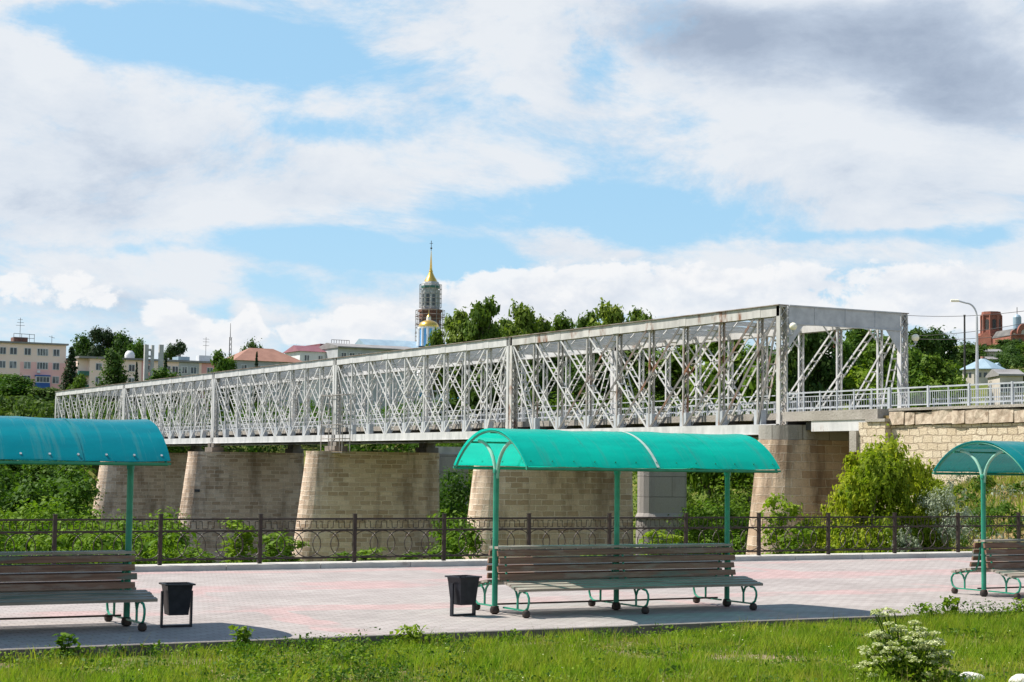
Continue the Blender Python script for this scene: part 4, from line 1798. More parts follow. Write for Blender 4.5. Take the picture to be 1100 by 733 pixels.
for i in range(44):
    px = 60 + i * 9.4
    LB.append(lob_px(px, 462 + random.uniform(-12, 12), 250 + random.uniform(-10, 10), 22, 3.6))
thicket('far_bank_thicket', LB, 'leaf_mid', .42, 700, 40, 'green scrub along the far bank showing under the truss')
LB = []
for i in range(26):
    px = 600 + i * 9.4
    LB.append(lob_px(px, 432 + random.uniform(-10, 10), 175 + random.uniform(-10, 10), 28, 3.2))
for i in range(7):
    px = 955 + i * 10
    LB.append(lob_px(px, 413 + random.uniform(-6, 8), 112 + random.uniform(-6, 6), 26, 1.6))
thicket('roadside_scrub', LB, 'leaf_mid', .26, 620, 40, 'green scrub behind the far railing of the road')


def ground_hit(px, py, d0=36.0, d1=700.0):
    r = ray(px, py)
    ds = np.concatenate([np.arange(d0, 260, 1.0), np.arange(260, d1, 5.0)])
    X, Y, Z = r.x * ds, r.y * ds, CAM.z + r.z * ds
    g = height(X, Y)
    below = np.nonzero(Z < g)[0]
    return None if len(below) == 0 else float(ds[below[0]])


def scatter_thicket(name, rect, n, size, mat, leaf, n_clump, per, label, dmin=0, dmax=400, flat=.9):
    out = []
    for i in range(n * 6):
        if len(out) >= n:
            break
        px, py = random.uniform(rect[0], rect[1]), random.uniform(rect[2], rect[3])
        D = ground_hit(px, py)
        if D is None or D < dmin or D > dmax:
            continue
        p = CAM + ray(px, py) * D
        if 54 < p.x < 66.5 and p.y < 222:
            continue
        r = size * random.uniform(.6, 1.3)
        out.append((p.x, p.y, H(p.x, p.y) + r * flat * .45, r, r, r * flat))
    if out:
        thicket(name, out, mat, leaf, n_clump, per, label)


scatter_thicket('slope_thicket', (690, 812, 470, 600), 60, 2.6, 'leaf_mid', .22, 900, 46, 'green bushes covering the slope between the concrete pier and the end pier', dmin=66)
scatter_thicket('bank_thicket', (465, 512, 484, 600), 34, 3.0, 'leaf_mid', .24, 420, 46, 'green bushes on the river bank left of the middle shelter', dmin=75)
scatter_thicket('far_shore_thicket', (100, 470, 466, 490), 70, 3.2, 'leaf_mid', .40, 900, 40, 'green trees along the far shore under the truss', dmin=150)
scatter_thicket('hill_wood', (560, 860, 385, 462), 80, 3.4, 'leaf_mid', .34, 1100, 44, 'green woodland on the slope behind the bridge', dmin=90)
scatter_thicket('hill_wood', (850, 968, 366, 430), 50, 3.2, 'leaf_dark', .34, 900, 44, 'green woodland on the slope seen through the portal', dmin=100, dmax=300)
scatter_thicket('hillside_scrub', (960, 1025, 398, 432), 70, 1.7, 'leaf_mid', .28, 800, 36, 'low green scrub on the right hillside behind the road', dmin=90, dmax=340)
scatter_thicket('roadside_weeds', (1015, 1115, 415, 432), 60, .55, 'leaf_mid', .16, 500, 26, 'low green weeds beside the road at the right edge', dmin=80, dmax=215)
scatter_thicket('hillside_scrub', (1000, 1110, 376, 410), 60, 1.9, 'leaf_dark', .40, 800, 36, 'dark scrub high on the right hillside below the brick tower', dmin=362, dmax=430)
scatter_thicket('left_hill_wood', (-170, 330, 428, 462), 90, 3.0, 'leaf_dark', .55, 800, 40, 'dark woodland on the left hill below the apartment blocks', dmin=225, dmax=352)


# big bush, silver bush, saplings near the fence
def bush_px(key, px, top, base_py, D, wpx, label, cat='bush'):
    p = at(px, top, D)
    z = at(px, base_py, D).z
    h = p.z - z
    return plant(key, p.x, p.y, z, h / 4.4, wpx * D / F / 4.6, label, cat)


bush_px('bush', 955, 466, 622, 50, 104, 'big yellow green bush in front of the limestone abutment')
bush_px('bush', 915, 500, 625, 49, 74, 'left shoulder of yellow green shrub reaching the brown end pier')
bush_px('bush', 990, 486, 600, 52, 58, 'smaller yellow green shrub right of the big bush')
bush_px('bush', 938, 476, 625, 48.5, 84, 'middle yellow green shrub merging into the big bush before the abutment')
bush_px('bush', 1000, 512, 600, 49, 50, 'low yellow green shrub touching the silvery shrub')
bush_px('bushS', 1018, 518, 580, 48, 44, 'silvery grey shrub right of the big yellow green bush')
bush_px('bushS', 972, 566, 620, 47, 40, 'low pale dry shrub behind the fence under the big bush')
bush_px('bush', 870, 552, 622, 46, 46, 'low leafy shrub behind the fence before the brown end pier')
for px, top, D, w, lab in ((262, 562, 40, 34, 'tallest sapling growing behind the fence before the plated pier'),
                           (292, 572, 41, 26, 'sapling beside the fence post between the two left stone piers'),
                           (310, 578, 42, 26, 'small sapling right of the fence post near the stained pier'),
                           (205, 588, 44, 22, 'small sapling at the nose of the plated pier'),
                           (222, 592, 43, 20, 'short sapling left of the tallest one behind the fence'),
                           (395, 588, 42, 30, 'low sapling below the middle of the stained pier'),
                           (370, 592, 43, 26, 'low sapling left of the fence post below the stained pier'),
                           (440, 592, 42, 26, 'low sapling at the right side of the stained pier'),
                           (710, 572, 43, 30, 'pale sapling in front of the smooth concrete pier'),
                           (838, 540, 46, 28, 'tall sapling in front of the lit nose of the end pier'),
                           (858, 568, 44, 26, 'bright sapling right of the tall one at the end pier'),
                           (640, 590, 43, 30, 'low sapling behind the bench back under the middle shelter')):
    p = at(px, top, D)
    z = at(px, 612, D).z
    plant('sapling', p.x, p.y, z - .1, (p.z - z) / 1.75, w * D / F / .75, lab, 'sapling', 'saplings behind the iron fence')


# ------------------------------------------------------------------ far buildings
def window(t, x, z, w, h, parent_y, fr='window_frame', split=2, blind=False):
    f = MB()
    y = parent_y
    f.box(x - w / 2, x + w / 2, y - .10, y - .003, z, z + .09)
    f.box(x - w / 2, x + w / 2, y - .10, y - .003, z + h - .09, z + h)
    for i in range(split + 1):
        xx = x - w / 2 + (w - .09) * i / split
        f.box(xx, xx + .09, y - .098, y - .005, z + .092, z + h - .092)
    o = f.build('window', fr, t)
    g = MB()
    g.box(x - w / 2 + .01, x + w / 2 - .01, y - .05, y - .007, z + .01, z + h - .01)
    g.build('pane', 'pane_glass', o)


def apartment_corner():
    c = at(69, 443, 365)
    zb = H(c.x, c.y) - 1.0
    eave = at(69, 371, 365).z
    t = thing('apartment_block', (c.x, c.y, zb), 'peach and pink apartment block with antenna hut and blue balcony at far left', 'building')
    h = eave - zb
    L = 36.0
    m = MB()
    m.box(-L, 0, 0, 12, 0, h)
    m.build('wall', 'cream_wall', t)
    pk = MB()
    pk.box(-9.3, -.02, -.06, -.004, 0, h - 3.7)
    pk.build('pink_panel', 'pink_wall', t)
    r = MB()
    r.box(-L - .3, .4, -.5, 12.3, h + .004, h + .35)
    r.build('roof', 'roof_grey', t)
    s = F / 365 * .98
    for row, zz in enumerate((h - 2.35, h - 5.15, h - 7.95, h - 10.75)):
        for px, w in ((2, 1.3), (13, 1.5), (28, 1.4), (44, 2.3), (58.5, 1.4), (-12, 1.5), (-26, 2.3), (-40, 1.4)):
            x = -(69 - px) / 5.2
            if zz < .2:
                continue
            if px == 44 and row == 2:
                continue
            window(t, x, zz, w, 1.5, -.06 if (px > 22 and row > 0) else 0, split=2 if w < 2 else 4)
    b = MB()
    bx = -(69 - 44) / 5.2
    b.box(bx - 1.45, bx + 1.45, -1.0, -.064, h - 9.0, h - 7.9)
    bo = b.build('balcony', 'balcony_blue', t)
    b2 = MB()
    b2.box(bx - 1.4, bx + 1.4, -.95, -.064, h - 7.896, h - 6.6)
    b2.build('glazing', 'window_frame', bo)
    b4 = MB()
    for kx in range(4):
        b4.box(bx - 1.28 + kx * .66, bx - .72 + kx * .66, -.98, -.952, h - 7.75, h - 6.75)
    b4.build('pane', 'window_glass', bo)
    b3 = MB()
    b3.box(bx - 1.5, bx + 1.5, -1.1, -.064, h - 6.596, h - 6.3)
    b3.build('canopy', 'balcony_blue', bo)
    ac = MB()
    ac.box(bx - 1.1, bx - .5, -.5, -.064, h - 5.9, h - 5.4)
    ac.build('air_conditioner', 'window_frame', t)
    hut = MB()
    hut.box(-10.0, -7.2, 3, 6, h + .354, h + 1.5)
    hut.build('roof_hut', 'brown_brick', t)
    rail = MB()
    for x in (-10.2, -8.6, -7.0, -6.0):
        rail.tube([(x, 2.5, h + .354), (x, 2.5, h + 2.2)], .05, 5)
    rail.tube([(-10.2, 2.5, h + 2.2), (-6, 2.5, h + 2.1)], .05, 5)
    rail.tube([(-10.2, 2.5, h + 1.3), (-6, 2.5, h + 1.3)], .05, 5)
    rail.build('roof_rail', 'dark_steel', t)
    a = MB()
    a.tube([(-8.6, 4, h + 1.5), (-8.6, 4, h + 5.6)], .05, 5)
    for dz, w in ((5.2, .5), (4.6, .7), (4.0, .9)):
        a.tube([(-8.6 - w, 4, h + dz), (-8.6 + w, 4, h + dz)], .035, 4)
    a.build('antenna', 'dark_steel', t)
    a = MB()
    a.tube([(-2, 4, h + .354), (-2, 4, h + 2.2)], .05, 5)
    a.tube([(-2.6, 4, h + 2.0), (-1.4, 4, h + 1.7)], .04, 4)
    a.build('antenna', 'dark_steel', t)


apartment_corner()


def flat_block():
    c = at(84, 440, 361)
    zb = H(c.x, c.y) - 1
    h = at(84, 384.5, 361).z - zb
    t = thing('apartment_block', (c.x, c.y, zb), 'long low peach apartment block with rose panels behind the columnar tree', 'building')
    L = 151 / 5.0
    m = MB()
    m.box(2.1, L, 0, 11, 0, h)
    m.box(0, 2.1, 1.6, 11, 0, h)
    m.build('wall', 'cream_wall', t)
    b = MB()
    for zz in (h - 2.6, h - 5.4, h - 8.2):
        b.box(.02, 2.08, .1, 1.59, zz - .9, zz)
    b.build('balcony', 'balcony_green', t)
    pk = MB()
    for x0, x1 in ((13.0, 15.2), (26, 29.6)):
        pk.box(x0, x1, -.06, -.004, 0, h - .02)
    pk.build('rose_panel', 'rose_wall', t)
    gp = MB()
    gp.box(21, 25.4, -.06, -.004, 0, h - .02)
    gp.build('grey_panel', 'grey_wall', t)
    r = MB()
    r.box(-.3, L + .3, -.6, 11.3, h + .004, h + .4)
    r.build('roof', 'roof_grey', t)
    for zz in (h - 2.4, h - 5.2, h - 8.0):
        for x in (4.0, 8.0, 10.9, 14.1, 18.6, 20.2, 22.2, 24.2, 27.8):
            if zz > .3:
                window(t, x, zz, 1.35, 1.5, -.06 if (13 < x < 15.2 or 21 < x < 25.4 or x > 26) else 0)
    p = MB()
    p.box(21.5, 24.0, 2, 6, h + .404, h + 1.3)
    p.build('roof_room', 'roof_bluegrey', t)
    tk = MB()
    tk.lathe((11.3, 3, h + .404), [(1.0, 0), (1.1, .7), (.9, 1.3), (.5, 1.7)], 12)
    tk.build('water_tank', 'white_wall', t, smooth=True)
    ch = MB()
    ch.box(26.4, 29.2, 3, 5, h + .404, h + 1.8)
    ch.build('roof_hut', 'roof_pale', t)
    a = MB()
    a.tube([(28.2, 4, h + 1.8), (28.2, 4, h + 5.8)], .05, 5)
    for dz in (5.4, 4.8, 4.0):
        a.tube([(27.5, 4, h + dz), (28.9, 4, h + dz)], .035, 4)
    a.build('antenna', 'dark_steel', t)


flat_block()


def pylons():
    c = at(160, 440, 320)
    z = H(c.x, c.y) - .5
    t = thing('concrete_monument', (c.x, c.y, z), 'pale concrete monument of tall pylons in front of the peach block', 'monument')
    for px, top, w, d in ((157.3, 370.5, .36, .30), (164.0, 371, .24, .30), (173.2, 370.5, .40, .30)):
        p = at(px, top, 320) - Vector((c.x, c.y, z))
        m = MB()
        m.box(p.x - w, p.x + w, p.y - d, p.y + d, 0, p.z)
        m.build('pylon', 'monument', t)
    m = MB()
    for yy in (376, 383, 390, 398, 405):
        p, q = at(158.2, yy, 320) - Vector((c.x, c.y, z)), at(163.5, yy, 320) - Vector((c.x, c.y, z))
        m.box(p.x, q.x, p.y - .3, p.y + .3, p.z - .18, p.z + .18)
    m.build('crossbars', 'monument', t)


pylons()


def lattice_mast():
    b = at(246, 420, 380)
    z = H(b.x, b.y)
    h = at(246, 347, 380).z - z
    t = thing('lattice_mast', (b.x, b.y, z), 'thin dark lattice radio mast rising behind the round green tree', 'mast')
    m = MB()
    for sx, sy in ((-1, -1), (1, -1), (0, 1)):
        m.tube([(sx * .35, sy * .35, 0), (sx * .22, sy * .22, h - 3)], .06, 5)
    n = 16
    for i in range(n):
        za, zb = (h - 3) * i / n, (h - 3) * (i + 1) / n
        m.tube([(-.3, -.3, za), (.3, -.3, zb)], .04, 4)
        m.tube([(.3, -.3, za), (0, .3, zb)], .04, 4)
    m.build('tower', 'dark_steel', t)
    s = MB()
    s.tube([(0, 0, h - 3.2), (0, 0, h)], .08, 6, r2=.04)
    s.build('tip', 'dark_steel', t)


lattice_mast()


def hip_house(px0, px1, eave, apex, D, wallmat, roofmat, label, depth=9.0, ridge=.35, rows=1, name='house', fr='window_frame'):
    a, b = at(px0, eave, D), at(px1, eave, D)
    L = abs(b.x - a.x) / 1.0
    # facade runs along X so both ends sit near depth D
    c = at((px0 + px1) / 2, eave, D)
    L = (px1 - px0) * D / F / .876 * .92
    z = H(c.x, c.y) - 1
    h = c.z - z
    ap = at((px0 + px1) / 2, apex, D).z - z
    t = thing(name, (c.x, c.y, z), label, 'building')
    m = MB()
    m.box(-L / 2, L / 2, 0, depth, 0, h)
    m.build('wall', wallmat, t)
    r = MB()
    e = .5
    P0 = [(-L / 2 - e, -e, h + .004), (L / 2 + e, -e, h + .004), (L / 2 + e, depth + e, h + .004), (-L / 2 - e, depth + e, h + .004)]
    q0, q1 = (-L / 2 * ridge, depth / 2, ap), (L / 2 * ridge, depth / 2, ap)
    r.face([P0[0], P0[1], q1, q0])
    r.face([P0[1], P0[2], q1])
    r.face([P0[2], P0[3], q0, q1])
    r.face([P0[3], P0[0], q0])
    r.face(P0[::-1])
    r.build('roof', roofmat, t)
    n = max(2, int(L / 3))
    for rr in range(rows):
        for i in range(n):
            zz = h - 2.2 - 3 * rr
            if zz > .3:
                window(t, -L / 2 + L * (i + .5) / n, zz, 1.2, 1.4, 0, fr)
    return t


hip_house(253, 326, 388.5, 373, 340, 'grey_wall', 'roof_red', 'house with a broad orange hipped roof behind the bridge', rows=2)
hip_house(322, 352, 378, 370.5, 400, 'white_wall', 'roof_maroon', 'white house with a flat maroon roof left of the white modern block', ridge=.95, rows=2)


def modern_block():
    c = at(362, 374, 420)
    z = H(c.x, c.y) - 1
    h = at(362, 374, 420).z - z
    t = thing('modern_block', (c.x, c.y, z), 'white modern block with dark flat roof edge and rooftop railing', 'building')
    s = 420 / F / .876
    m = MB()
    m.box(-17 * s, 20 * s, 0, 10, 0, h)
    m.build('wall', 'white_wall', t)
    r = MB()
    r.box(-18 * s, 21 * s, -.6, 10.4, h + .004, h + .8)
    r.build('roof', 'roof_maroon', t)
    for i in range(6):
        window(t, (-14 + 6 * i) * s, h - 2.4, 1.1, 1.5, 0)
        window(t, (-14 + 6 * i) * s, h - 5.6, 1.1, 1.5, 0)
    p = MB()
    for i in range(8):
        x = (-4 + 2.6 * i) * s
        p.tube([(x, 1, h + .8), (x, 1, h + 2)], .06, 5)
    p.tube([(-4 * s, 1, h + 2), (14.2 * s, 1, h + 2)], .06, 5)
    p.build('roof_rail', 'dark_steel', t)
    c = at(405, 380, 400)
    z = H(c.x, c.y) - 1
    h = at(405, 375.5, 400).z - z
    t2 = thing('long_hall', (c.x, c.y, z), 'long grey roofed hall directly behind the chord left of the church', 'building')
    s = 400 / F / .876
    m = MB()
    m.box(-40 * s, 42 * s, 0, 12, 0, h)
    m.build('wall', 'grey_wall', t2)
    r = MB()
    r.prism([(-.7, h + .004), (12.7, h + .004), (12.7, h + .3), (6, h + 1.4), (-.7, h + .3)], 'x', -41 * s, 43 * s)
    r.build('roof', 'roof_grey', t2)
    for i in range(9):
        window(t2, (-34 + 8.4 * i) * s, h - 2.6, 1.3, 1.6, 0)


modern_block()


def octagon(mb, r0_, r1_, z0, z1, n=8, rot=math.pi / 8, c=(0, 0)):
    mb.lathe((c[0], c[1], 0), [(r0_, z0), (r1_, z1)], n, rot)


def arch_opening(mb, ang, r, w, z0, h, depth=.12):
    """dark arch-shaped panel standing just proud of a tower side"""
    nrm = Vector((math.cos(ang), math.sin(ang), 0))
    tn = Vector((-nrm.y, nrm.x, 0))
    pts = [(-w / 2, z0), (w / 2, z0)]
    for i in range(9):
        a = math.pi * i / 8
        pts.append((w / 2 * math.cos(a), z0 + h + w / 2 * math.sin(a)))
    n = len(pts)
    i0 = len(mb.v)
    for d in (r - depth, r + .03):
        for u, z in pts:
            q = nrm * d + tn * u
            mb.v.append((q.x, q.y, z))
    mb.f.append(tuple(i0 + j for j in reversed(range(n))))
    mb.f.append(tuple(i0 + n + j for j in range(n)))
    for j in range(n):
        mb.f.append((i0 + j, i0 + (j + 1) % n, i0 + n + (j + 1) % n, i0 + n + j))


def bell_tower():
    D = 550
    s = D / F * 1.12
    c = at(460.5, 440, D)
    zb = H(c.x, c.y) - 2
    t = thing('bell_tower', (c.x, c.y, 0), 'tall bell tower with gold spire wrapped in scaffolding', 'bell tower')

    def Z(py):
        return at(460.5, py, D).z
    b = MB()
    octagon(b, 10.6 * s, 10.6 * s, zb, Z(333.5))
    octagon(b, 11.6 * s, 11.6 * s, Z(335), Z(332))
    b.build('brick_tier', 'brown_brick', t)
    u = MB()
    octagon(u, 7.6 * s, 7.4 * s, Z(332) + .01, Z(310))
    for i in range(8):
        a = math.pi / 8 + i * math.pi / 4
        u.lathe((7.5 * s * math.cos(a), 7.5 * s * math.sin(a), 0), [(.45, Z(332) + .02), (.38, Z(311))], 8)
    u.build('belfry', 'grey_wall', t)
    for i in range(8):
        ao = MB()
        arch_opening(ao, i * math.pi / 4, 7.5 * s * math.cos(math.pi / 8), 1.45, Z(328), Z(318) - Z(328))
        ao.build('arch_opening', 'window_glass', t)
        ao = MB()
        arch_opening(ao, i * math.pi / 4, 10.6 * s * math.cos(math.pi / 8), 1.5, Z(358), Z(346) - Z(358))
        ao.build('arch_opening', 'window_glass', t)
    cn = MB()
    octagon(cn, 7.6 * s, 8.9 * s, Z(310) + .01, Z(306.5))
    octagon(cn, 8.9 * s, 7.6 * s, Z(306.5) + .02, Z(302))
    cn.build('cornice', 'grey_wall', t)
    g2 = MB()
    octagon(g2, 9.0 * s, 9.0 * s, Z(308.8), Z(306.4))
    g2.build('cornice_band', 'balcony_green', t)
    g = MB()
    prof = [(6.6 * s, Z(302) + .01), (5.6 * s, Z(299.5)), (3.9 * s, Z(296.5)), (2.4 * s, Z(293)), (1.7 * s, Z(291)), (2.0 * s, Z(290.4)), (1.4 * s, Z(289)), (1.15 * s, Z(286)), (.55 * s, Z(274)), (.2 * s, Z(268))]
    g.lathe((0, 0, 0), prof, 16)
    g.build('spire', 'gold', t, smooth=True)
    x = MB()
    x.lathe((0, 0, Z(265.2)), [(.05, -.3), (.3, -.15), (.36, 0), (.3, .15), (.05, .3)], 10)
    x.tube([(0, 0, Z(268)), (0, 0, Z(257))], .09, 6)
    x.bar((-.55 * XC.x, -.55 * XC.y, Z(260)), (.55 * XC.x, .55 * XC.y, Z(260)), .12, .12)
    x.build('cross', 'dark_steel', t)
    sc = MB()
    rs = (8.8 + 1.2) * s
    for lo, hi, rr in ((330, 305, 10.6 * s), (366, 333, 14.0 * s)):
        zs = np.linspace(Z(lo), Z(hi), 6 if lo == 330 else 8)
        for i in range(12):
            a = i * math.pi / 6
            sc.tube([(rr * math.cos(a), rr * math.sin(a), zs[0] - (20 if lo > 340 else 0)), (rr * math.cos(a), rr * math.sin(a), zs[-1])], .085, 4)
        for z in zs:
            sc.tube([(rr * math.cos(i * math.pi / 6), rr * math.sin(i * math.pi / 6), z) for i in range(12)], .07, 4, closed=True)
    sc.build('scaffolding', 'scaffold', t)
    pl = MB()
    for z in (Z(340), Z(349), Z(358)):
        for i in range(12):
            a = i * math.pi / 6
            if i % 3 != 1:
                p = Vector((13.2 * s * math.cos(a), 13.2 * s * math.sin(a), z))
                q = Vector((13.2 * s * math.cos(a + .5), 13.2 * s * math.sin(a + .5), z))
                pl.bar(p, q, .9, .1)
    pl.build('scaffold_planks', 'brown_brick', t)


bell_tower()


def blue_church():
    D = 450
    s = D / F
    c = at(459, 440, D)
    zb = H(c.x, c.y) - 2
    t = thing('blue_church', (c.x, c.y, 0), 'pale blue church with gold dome and white trim behind the truss', 'church')

    def Z(py):
        return at(459, py, D).z
    d = MB()
    d.lathe((0, 0, 0), [(11.2 * s, Z(372)), (11.2 * s, Z(352))], 20)
    d.build('drum', 'blue_wall', t, smooth=True)
    tr = MB()
    for i in range(12):
        a = i * math.pi / 6
        tr.lathe((11.3 * s * math.cos(a), 11.3 * s * math.sin(a), 0), [(.36, Z(372)), (.36, Z(353))], 8)
    tr.lathe((0, 0, 0), [(11.9 * s, Z(353)), (12.2 * s, Z(351.2))], 20)
    tr.build('white_trim', 'white_wall', t)
    gd = MB()
    gd.lathe((0, 0, 0), [(11.0 * s * math.cos(math.pi / 2 * i / 8) + .02, Z(351) + (Z(343.5) - Z(351)) * math.sin(math.pi / 2 * i / 8)) for i in range(9)], 20)
    gd.build('dome', 'gold', t, smooth=True)
    l = MB()
    l.lathe((0, 0, 0), [(2.6 * s, Z(344)), (2.3 * s, Z(340))], 12)
    l.build('lantern', 'white_wall', t)
    k2 = MB()
    k2.lathe((0, 0, 0), [(2.4 * s, Z(340) + .01), (1.6 * s, Z(338.6)), (.4 * s, Z(337)), (.12 * s, Z(332))], 12)
    k2.build('cupola', 'gold', t, smooth=True)
    b = MB()
    W0, W1 = -72 * s, 40 * s
    b.box(W0, W1, -6, 14, zb, Z(388))
    b.build('wall', 'blue_wall', t)
    for px in (393, 412, 432, 452, 472, 490):
        wt = MB()
        x = (px - 459) * s * 1.05
        wt.box(x - .5, x + .5, -6.3, -6.004, zb, Z(390) - .01)
        wt.build('pilaster', 'white_wall', t)
    wt = MB()
    wt.box(W0 - .2, W1 + .2, -6.4, -6.006, Z(390), Z(387.5))
    wt.build('cornice', 'white_wall', t)
    for px in (402, 422, 442, 462, 482):
        wn = MB()
        x = (px - 459) * s * 1.05
        wn.prism([(x - .8, Z(418)), (x + .8, Z(418)), (x + .8, Z(402)), (x + .5, Z(398)), (x, Z(396.5)), (x - .5, Z(398)), (x - .8, Z(402))], 'y', -6.12, -6.002)
        wn.build('window', 'window_glass', t)
    r = MB()
    r.prism([(-7, Z(388) + .01), (15, Z(388) + .01), (4, Z(366))], 'x', W0 - .5, W1 + .5)
    r.build('roof', 'roof_bluegrey', t)
    # white gabled porch with small blue dome
    p = MB()
    x = (398 - 459) * s * 1.05
    p.prism([(x - 3, zb), (x + 3, zb), (x + 3, Z(412)), (x, Z(400)), (x - 3, Z(412))], 'y', -14, -6.41)
    p.build('porch', 'white_wall', t)
    q = MB()
    x = (430 - 459) * s * 1.05
    q.prism([(x - 4.5, zb), (x + 4.5, zb), (x + 4.5, Z(424)), (x, Z(398)), (x - 4.5, Z(424))], 'y', -12, -6.42)
    q.build('gable', 'white_wall', t)
    e = MB()
    e.lathe((x, -12.4, 0), [(.9 * math.sin(math.pi * i / 8) + .01, Z(428) - .9 * math.cos(math.pi * i / 8)) for i in range(9)], 12)
    e.build('blue_globe', 'blue_bright', t, smooth=True)


blue_church()


def brick_ruin():
    D = 450
    s = D / F
    c = at(1065, 385, D)
    zb = H(c.x, c.y) - 3
    t = thing('brick_tower', (c.x, c.y, 0), 'roofless red brick bell tower with arched openings on the right hill', 'bell tower', rz=R(20))

    def Z(py):
        return at(1065, py, D).z
    b = MB()
    octagon(b, 13.4 * s, 13.2 * s, zb, Z(360))
    octagon(b, 14.2 * s, 14.0 * s, Z(361.5), Z(359))
    for i in range(4):
        a = i * math.pi / 2
        nrm = Vector((math.cos(a), math.sin(a), 0))
        tn = Vector((-nrm.y, nrm.x, 0))
        r = 12.2 * s
        pts = [(-1.7, Z(372)), (1.7, Z(372)), (1.7, Z(363)), (0, Z(357.5)), (-1.7, Z(363))]
        i0 = len(b.v)
        for d in (r - .3, r + .55):
            for u, z in pts:
                q = nrm * d + tn * u
                b.v.append((q.x, q.y, z))
        n = 5
        b.f.append(tuple(i0 + j for j in reversed(range(n))))
        b.f.append(tuple(i0 + n + j for j in range(n)))
        for j in range(n):
            b.f.append((i0 + j, i0 + (j + 1) % n, i0 + n + (j + 1) % n, i0 + n + j))
    b.build('lower_tier', 'red_brick', t)
    u = MB()
    octagon(u, 10.6 * s, 10.0 * s, Z(359) + .01, Z(338.5))
    for i in range(8):
        a = math.pi / 8 + i * math.pi / 4
        u.lathe((10.2 * s * math.cos(a), 10.2 * s * math.sin(a), 0), [(.35, Z(359)), (.35, Z(339))], 6)
    octagon(u, 10.9 * s, 10.9 * s, Z(339.5), Z(337.8))
    octagon(u, 10.2 * s, 9.9 * s, Z(337.8) + .01, Z(335))
    u.build('belfry', 'red_brick', t)
    for i in range(8):
        o = MB()
        arch_opening(o, i * math.pi / 4, 10.4 * s * math.cos(math.pi / 8), .95, Z(354.5), Z(345.5) - Z(354.5))
        o.build('arch_opening', 'dark_steel', t)
        o = MB()
        arch_opening(o, i * math.pi / 4, 13.3 * s * math.cos(math.pi / 8) + (.62 if i % 2 == 0 else 0), .9, Z(378), Z(372) - Z(378))
        o.build('arch_opening', 'dark_steel', t)

    c = at(1092, 385, 440)
    zb = H(c.x, c.y) - 3
    t = thing('brick_church', (c.x, c.y, 0), 'red brick church with arched gables and grey metal drum at the right edge', 'church', rz=R(-20))
    s = 440 / F

    def Z2(py):
        return at(1092, py, 440).z
    b = MB()
    b.box(-14 * s, 22 * s, -4, 8, zb, Z2(362))

    def keel(x, w, z0, z1):
        pts = [(x - w, z0), (x + w, z0)]
        for i in range(9):
            a = math.pi * i / 8
            pts.append((x + w * math.cos(a), z0 + .3 + (z1 - z0 - .3) * math.sin(a)))
        return pts
    for x, w, top in ((-11 * s, 3.2 * s, 356), (0, 7.2 * s, 349), (12 * s, 3.5 * s, 356)):
        b.prism(keel(x, w, Z2(362) + .005, Z2(top)), 'y', -4.25, -3.5)
    b.build('wall', 'red_brick', t)
    rr = MB()
    rr.prism([(-14.5 * s, Z2(362) + .01), (22.5 * s, Z2(362) + .01), (16 * s, Z2(354)), (-8 * s, Z2(354))], 'y', -3.4, 8)
    rr.build('roof', 'roof_dark', t)
    n = MB()
    for x, w, top in ((0, 3.0 * s, 355.5), (-11 * s, 1.2 * s, 359.5)):
        n.prism(keel(x, w, Z2(362) + .3, Z2(top)), 'y', -4.33, -4.252)
    n.build('niche', 'stone_wall_pale', t)
    for x in (-11 * s, -4 * s, 4 * s, 12 * s):
        w2 = MB()
        w2.prism([(x - .45, Z2(376)), (x + .45, Z2(376)), (x + .45, Z2(367)), (x, Z2(364.5)), (x - .45, Z2(367))], 'y', -4.08, -4.002)
        w2.build('window', 'window_glass', t)
    dr = MB()
    dr.lathe((5 * s, 2, 0), [(4.4 * s, Z2(354)), (4.4 * s, Z2(340)), (3.2 * s, Z2(338)), (.6 * s, Z2(336.5))], 14)
    dr.build('drum', 'roof_bluegrey', t)
    ml = MB()
    ml.tube([(5 * s, 2, Z2(337)), (5 * s, 2, Z2(329))], .09, 5)
    ml.build('mast', 'dark_steel', t)


brick_ruin()


def white_belfry():
    D = 300
    s = D / F
    c = at(895, 420, D)
    zb = H(c.x, c.y) - 2
    t = thing('white_belfry', (c.x, c.y, 0), 'white church tower with red brick top seen through the portal', 'bell tower')

    def Z(py):
        return at(895, py, D).z
    b = MB()
    b.box(-11 * s, 10 * s, -2, 3, zb, Z(392))
    b.box(-7.5 * s, 7.5 * s, -1.2, 1.8, Z(392) + .004, Z(375))
    b.box(-8.2 * s, 8.2 * s, -1.4, 2.0, Z(376), Z(374.2))
    b.build('wall', 'white_wall', t)
    u = MB()
    octagon(u, 7.4 * s, 7.0 * s, Z(374.2) + .01, Z(354))
    octagon(u, 8.0 * s, 7.8 * s, Z(355), Z(352.5))
    u.build('brick_top', 'red_brick', t)
    for i in range(8):
        o = MB()
        arch_opening(o, i * math.pi / 4, 7.3 * s * math.cos(math.pi / 8), .5, Z(370), Z(362) - Z(370))
        o.build('arch_opening', 'dark_steel', t)
    for x in (-6, 0, 6):
        w = MB()
        w.box(x * s - .35, x * s + .35, -2.08, -2.003, Z(408), Z(398))
        w.build('window', 'window_glass', t)


white_belfry()


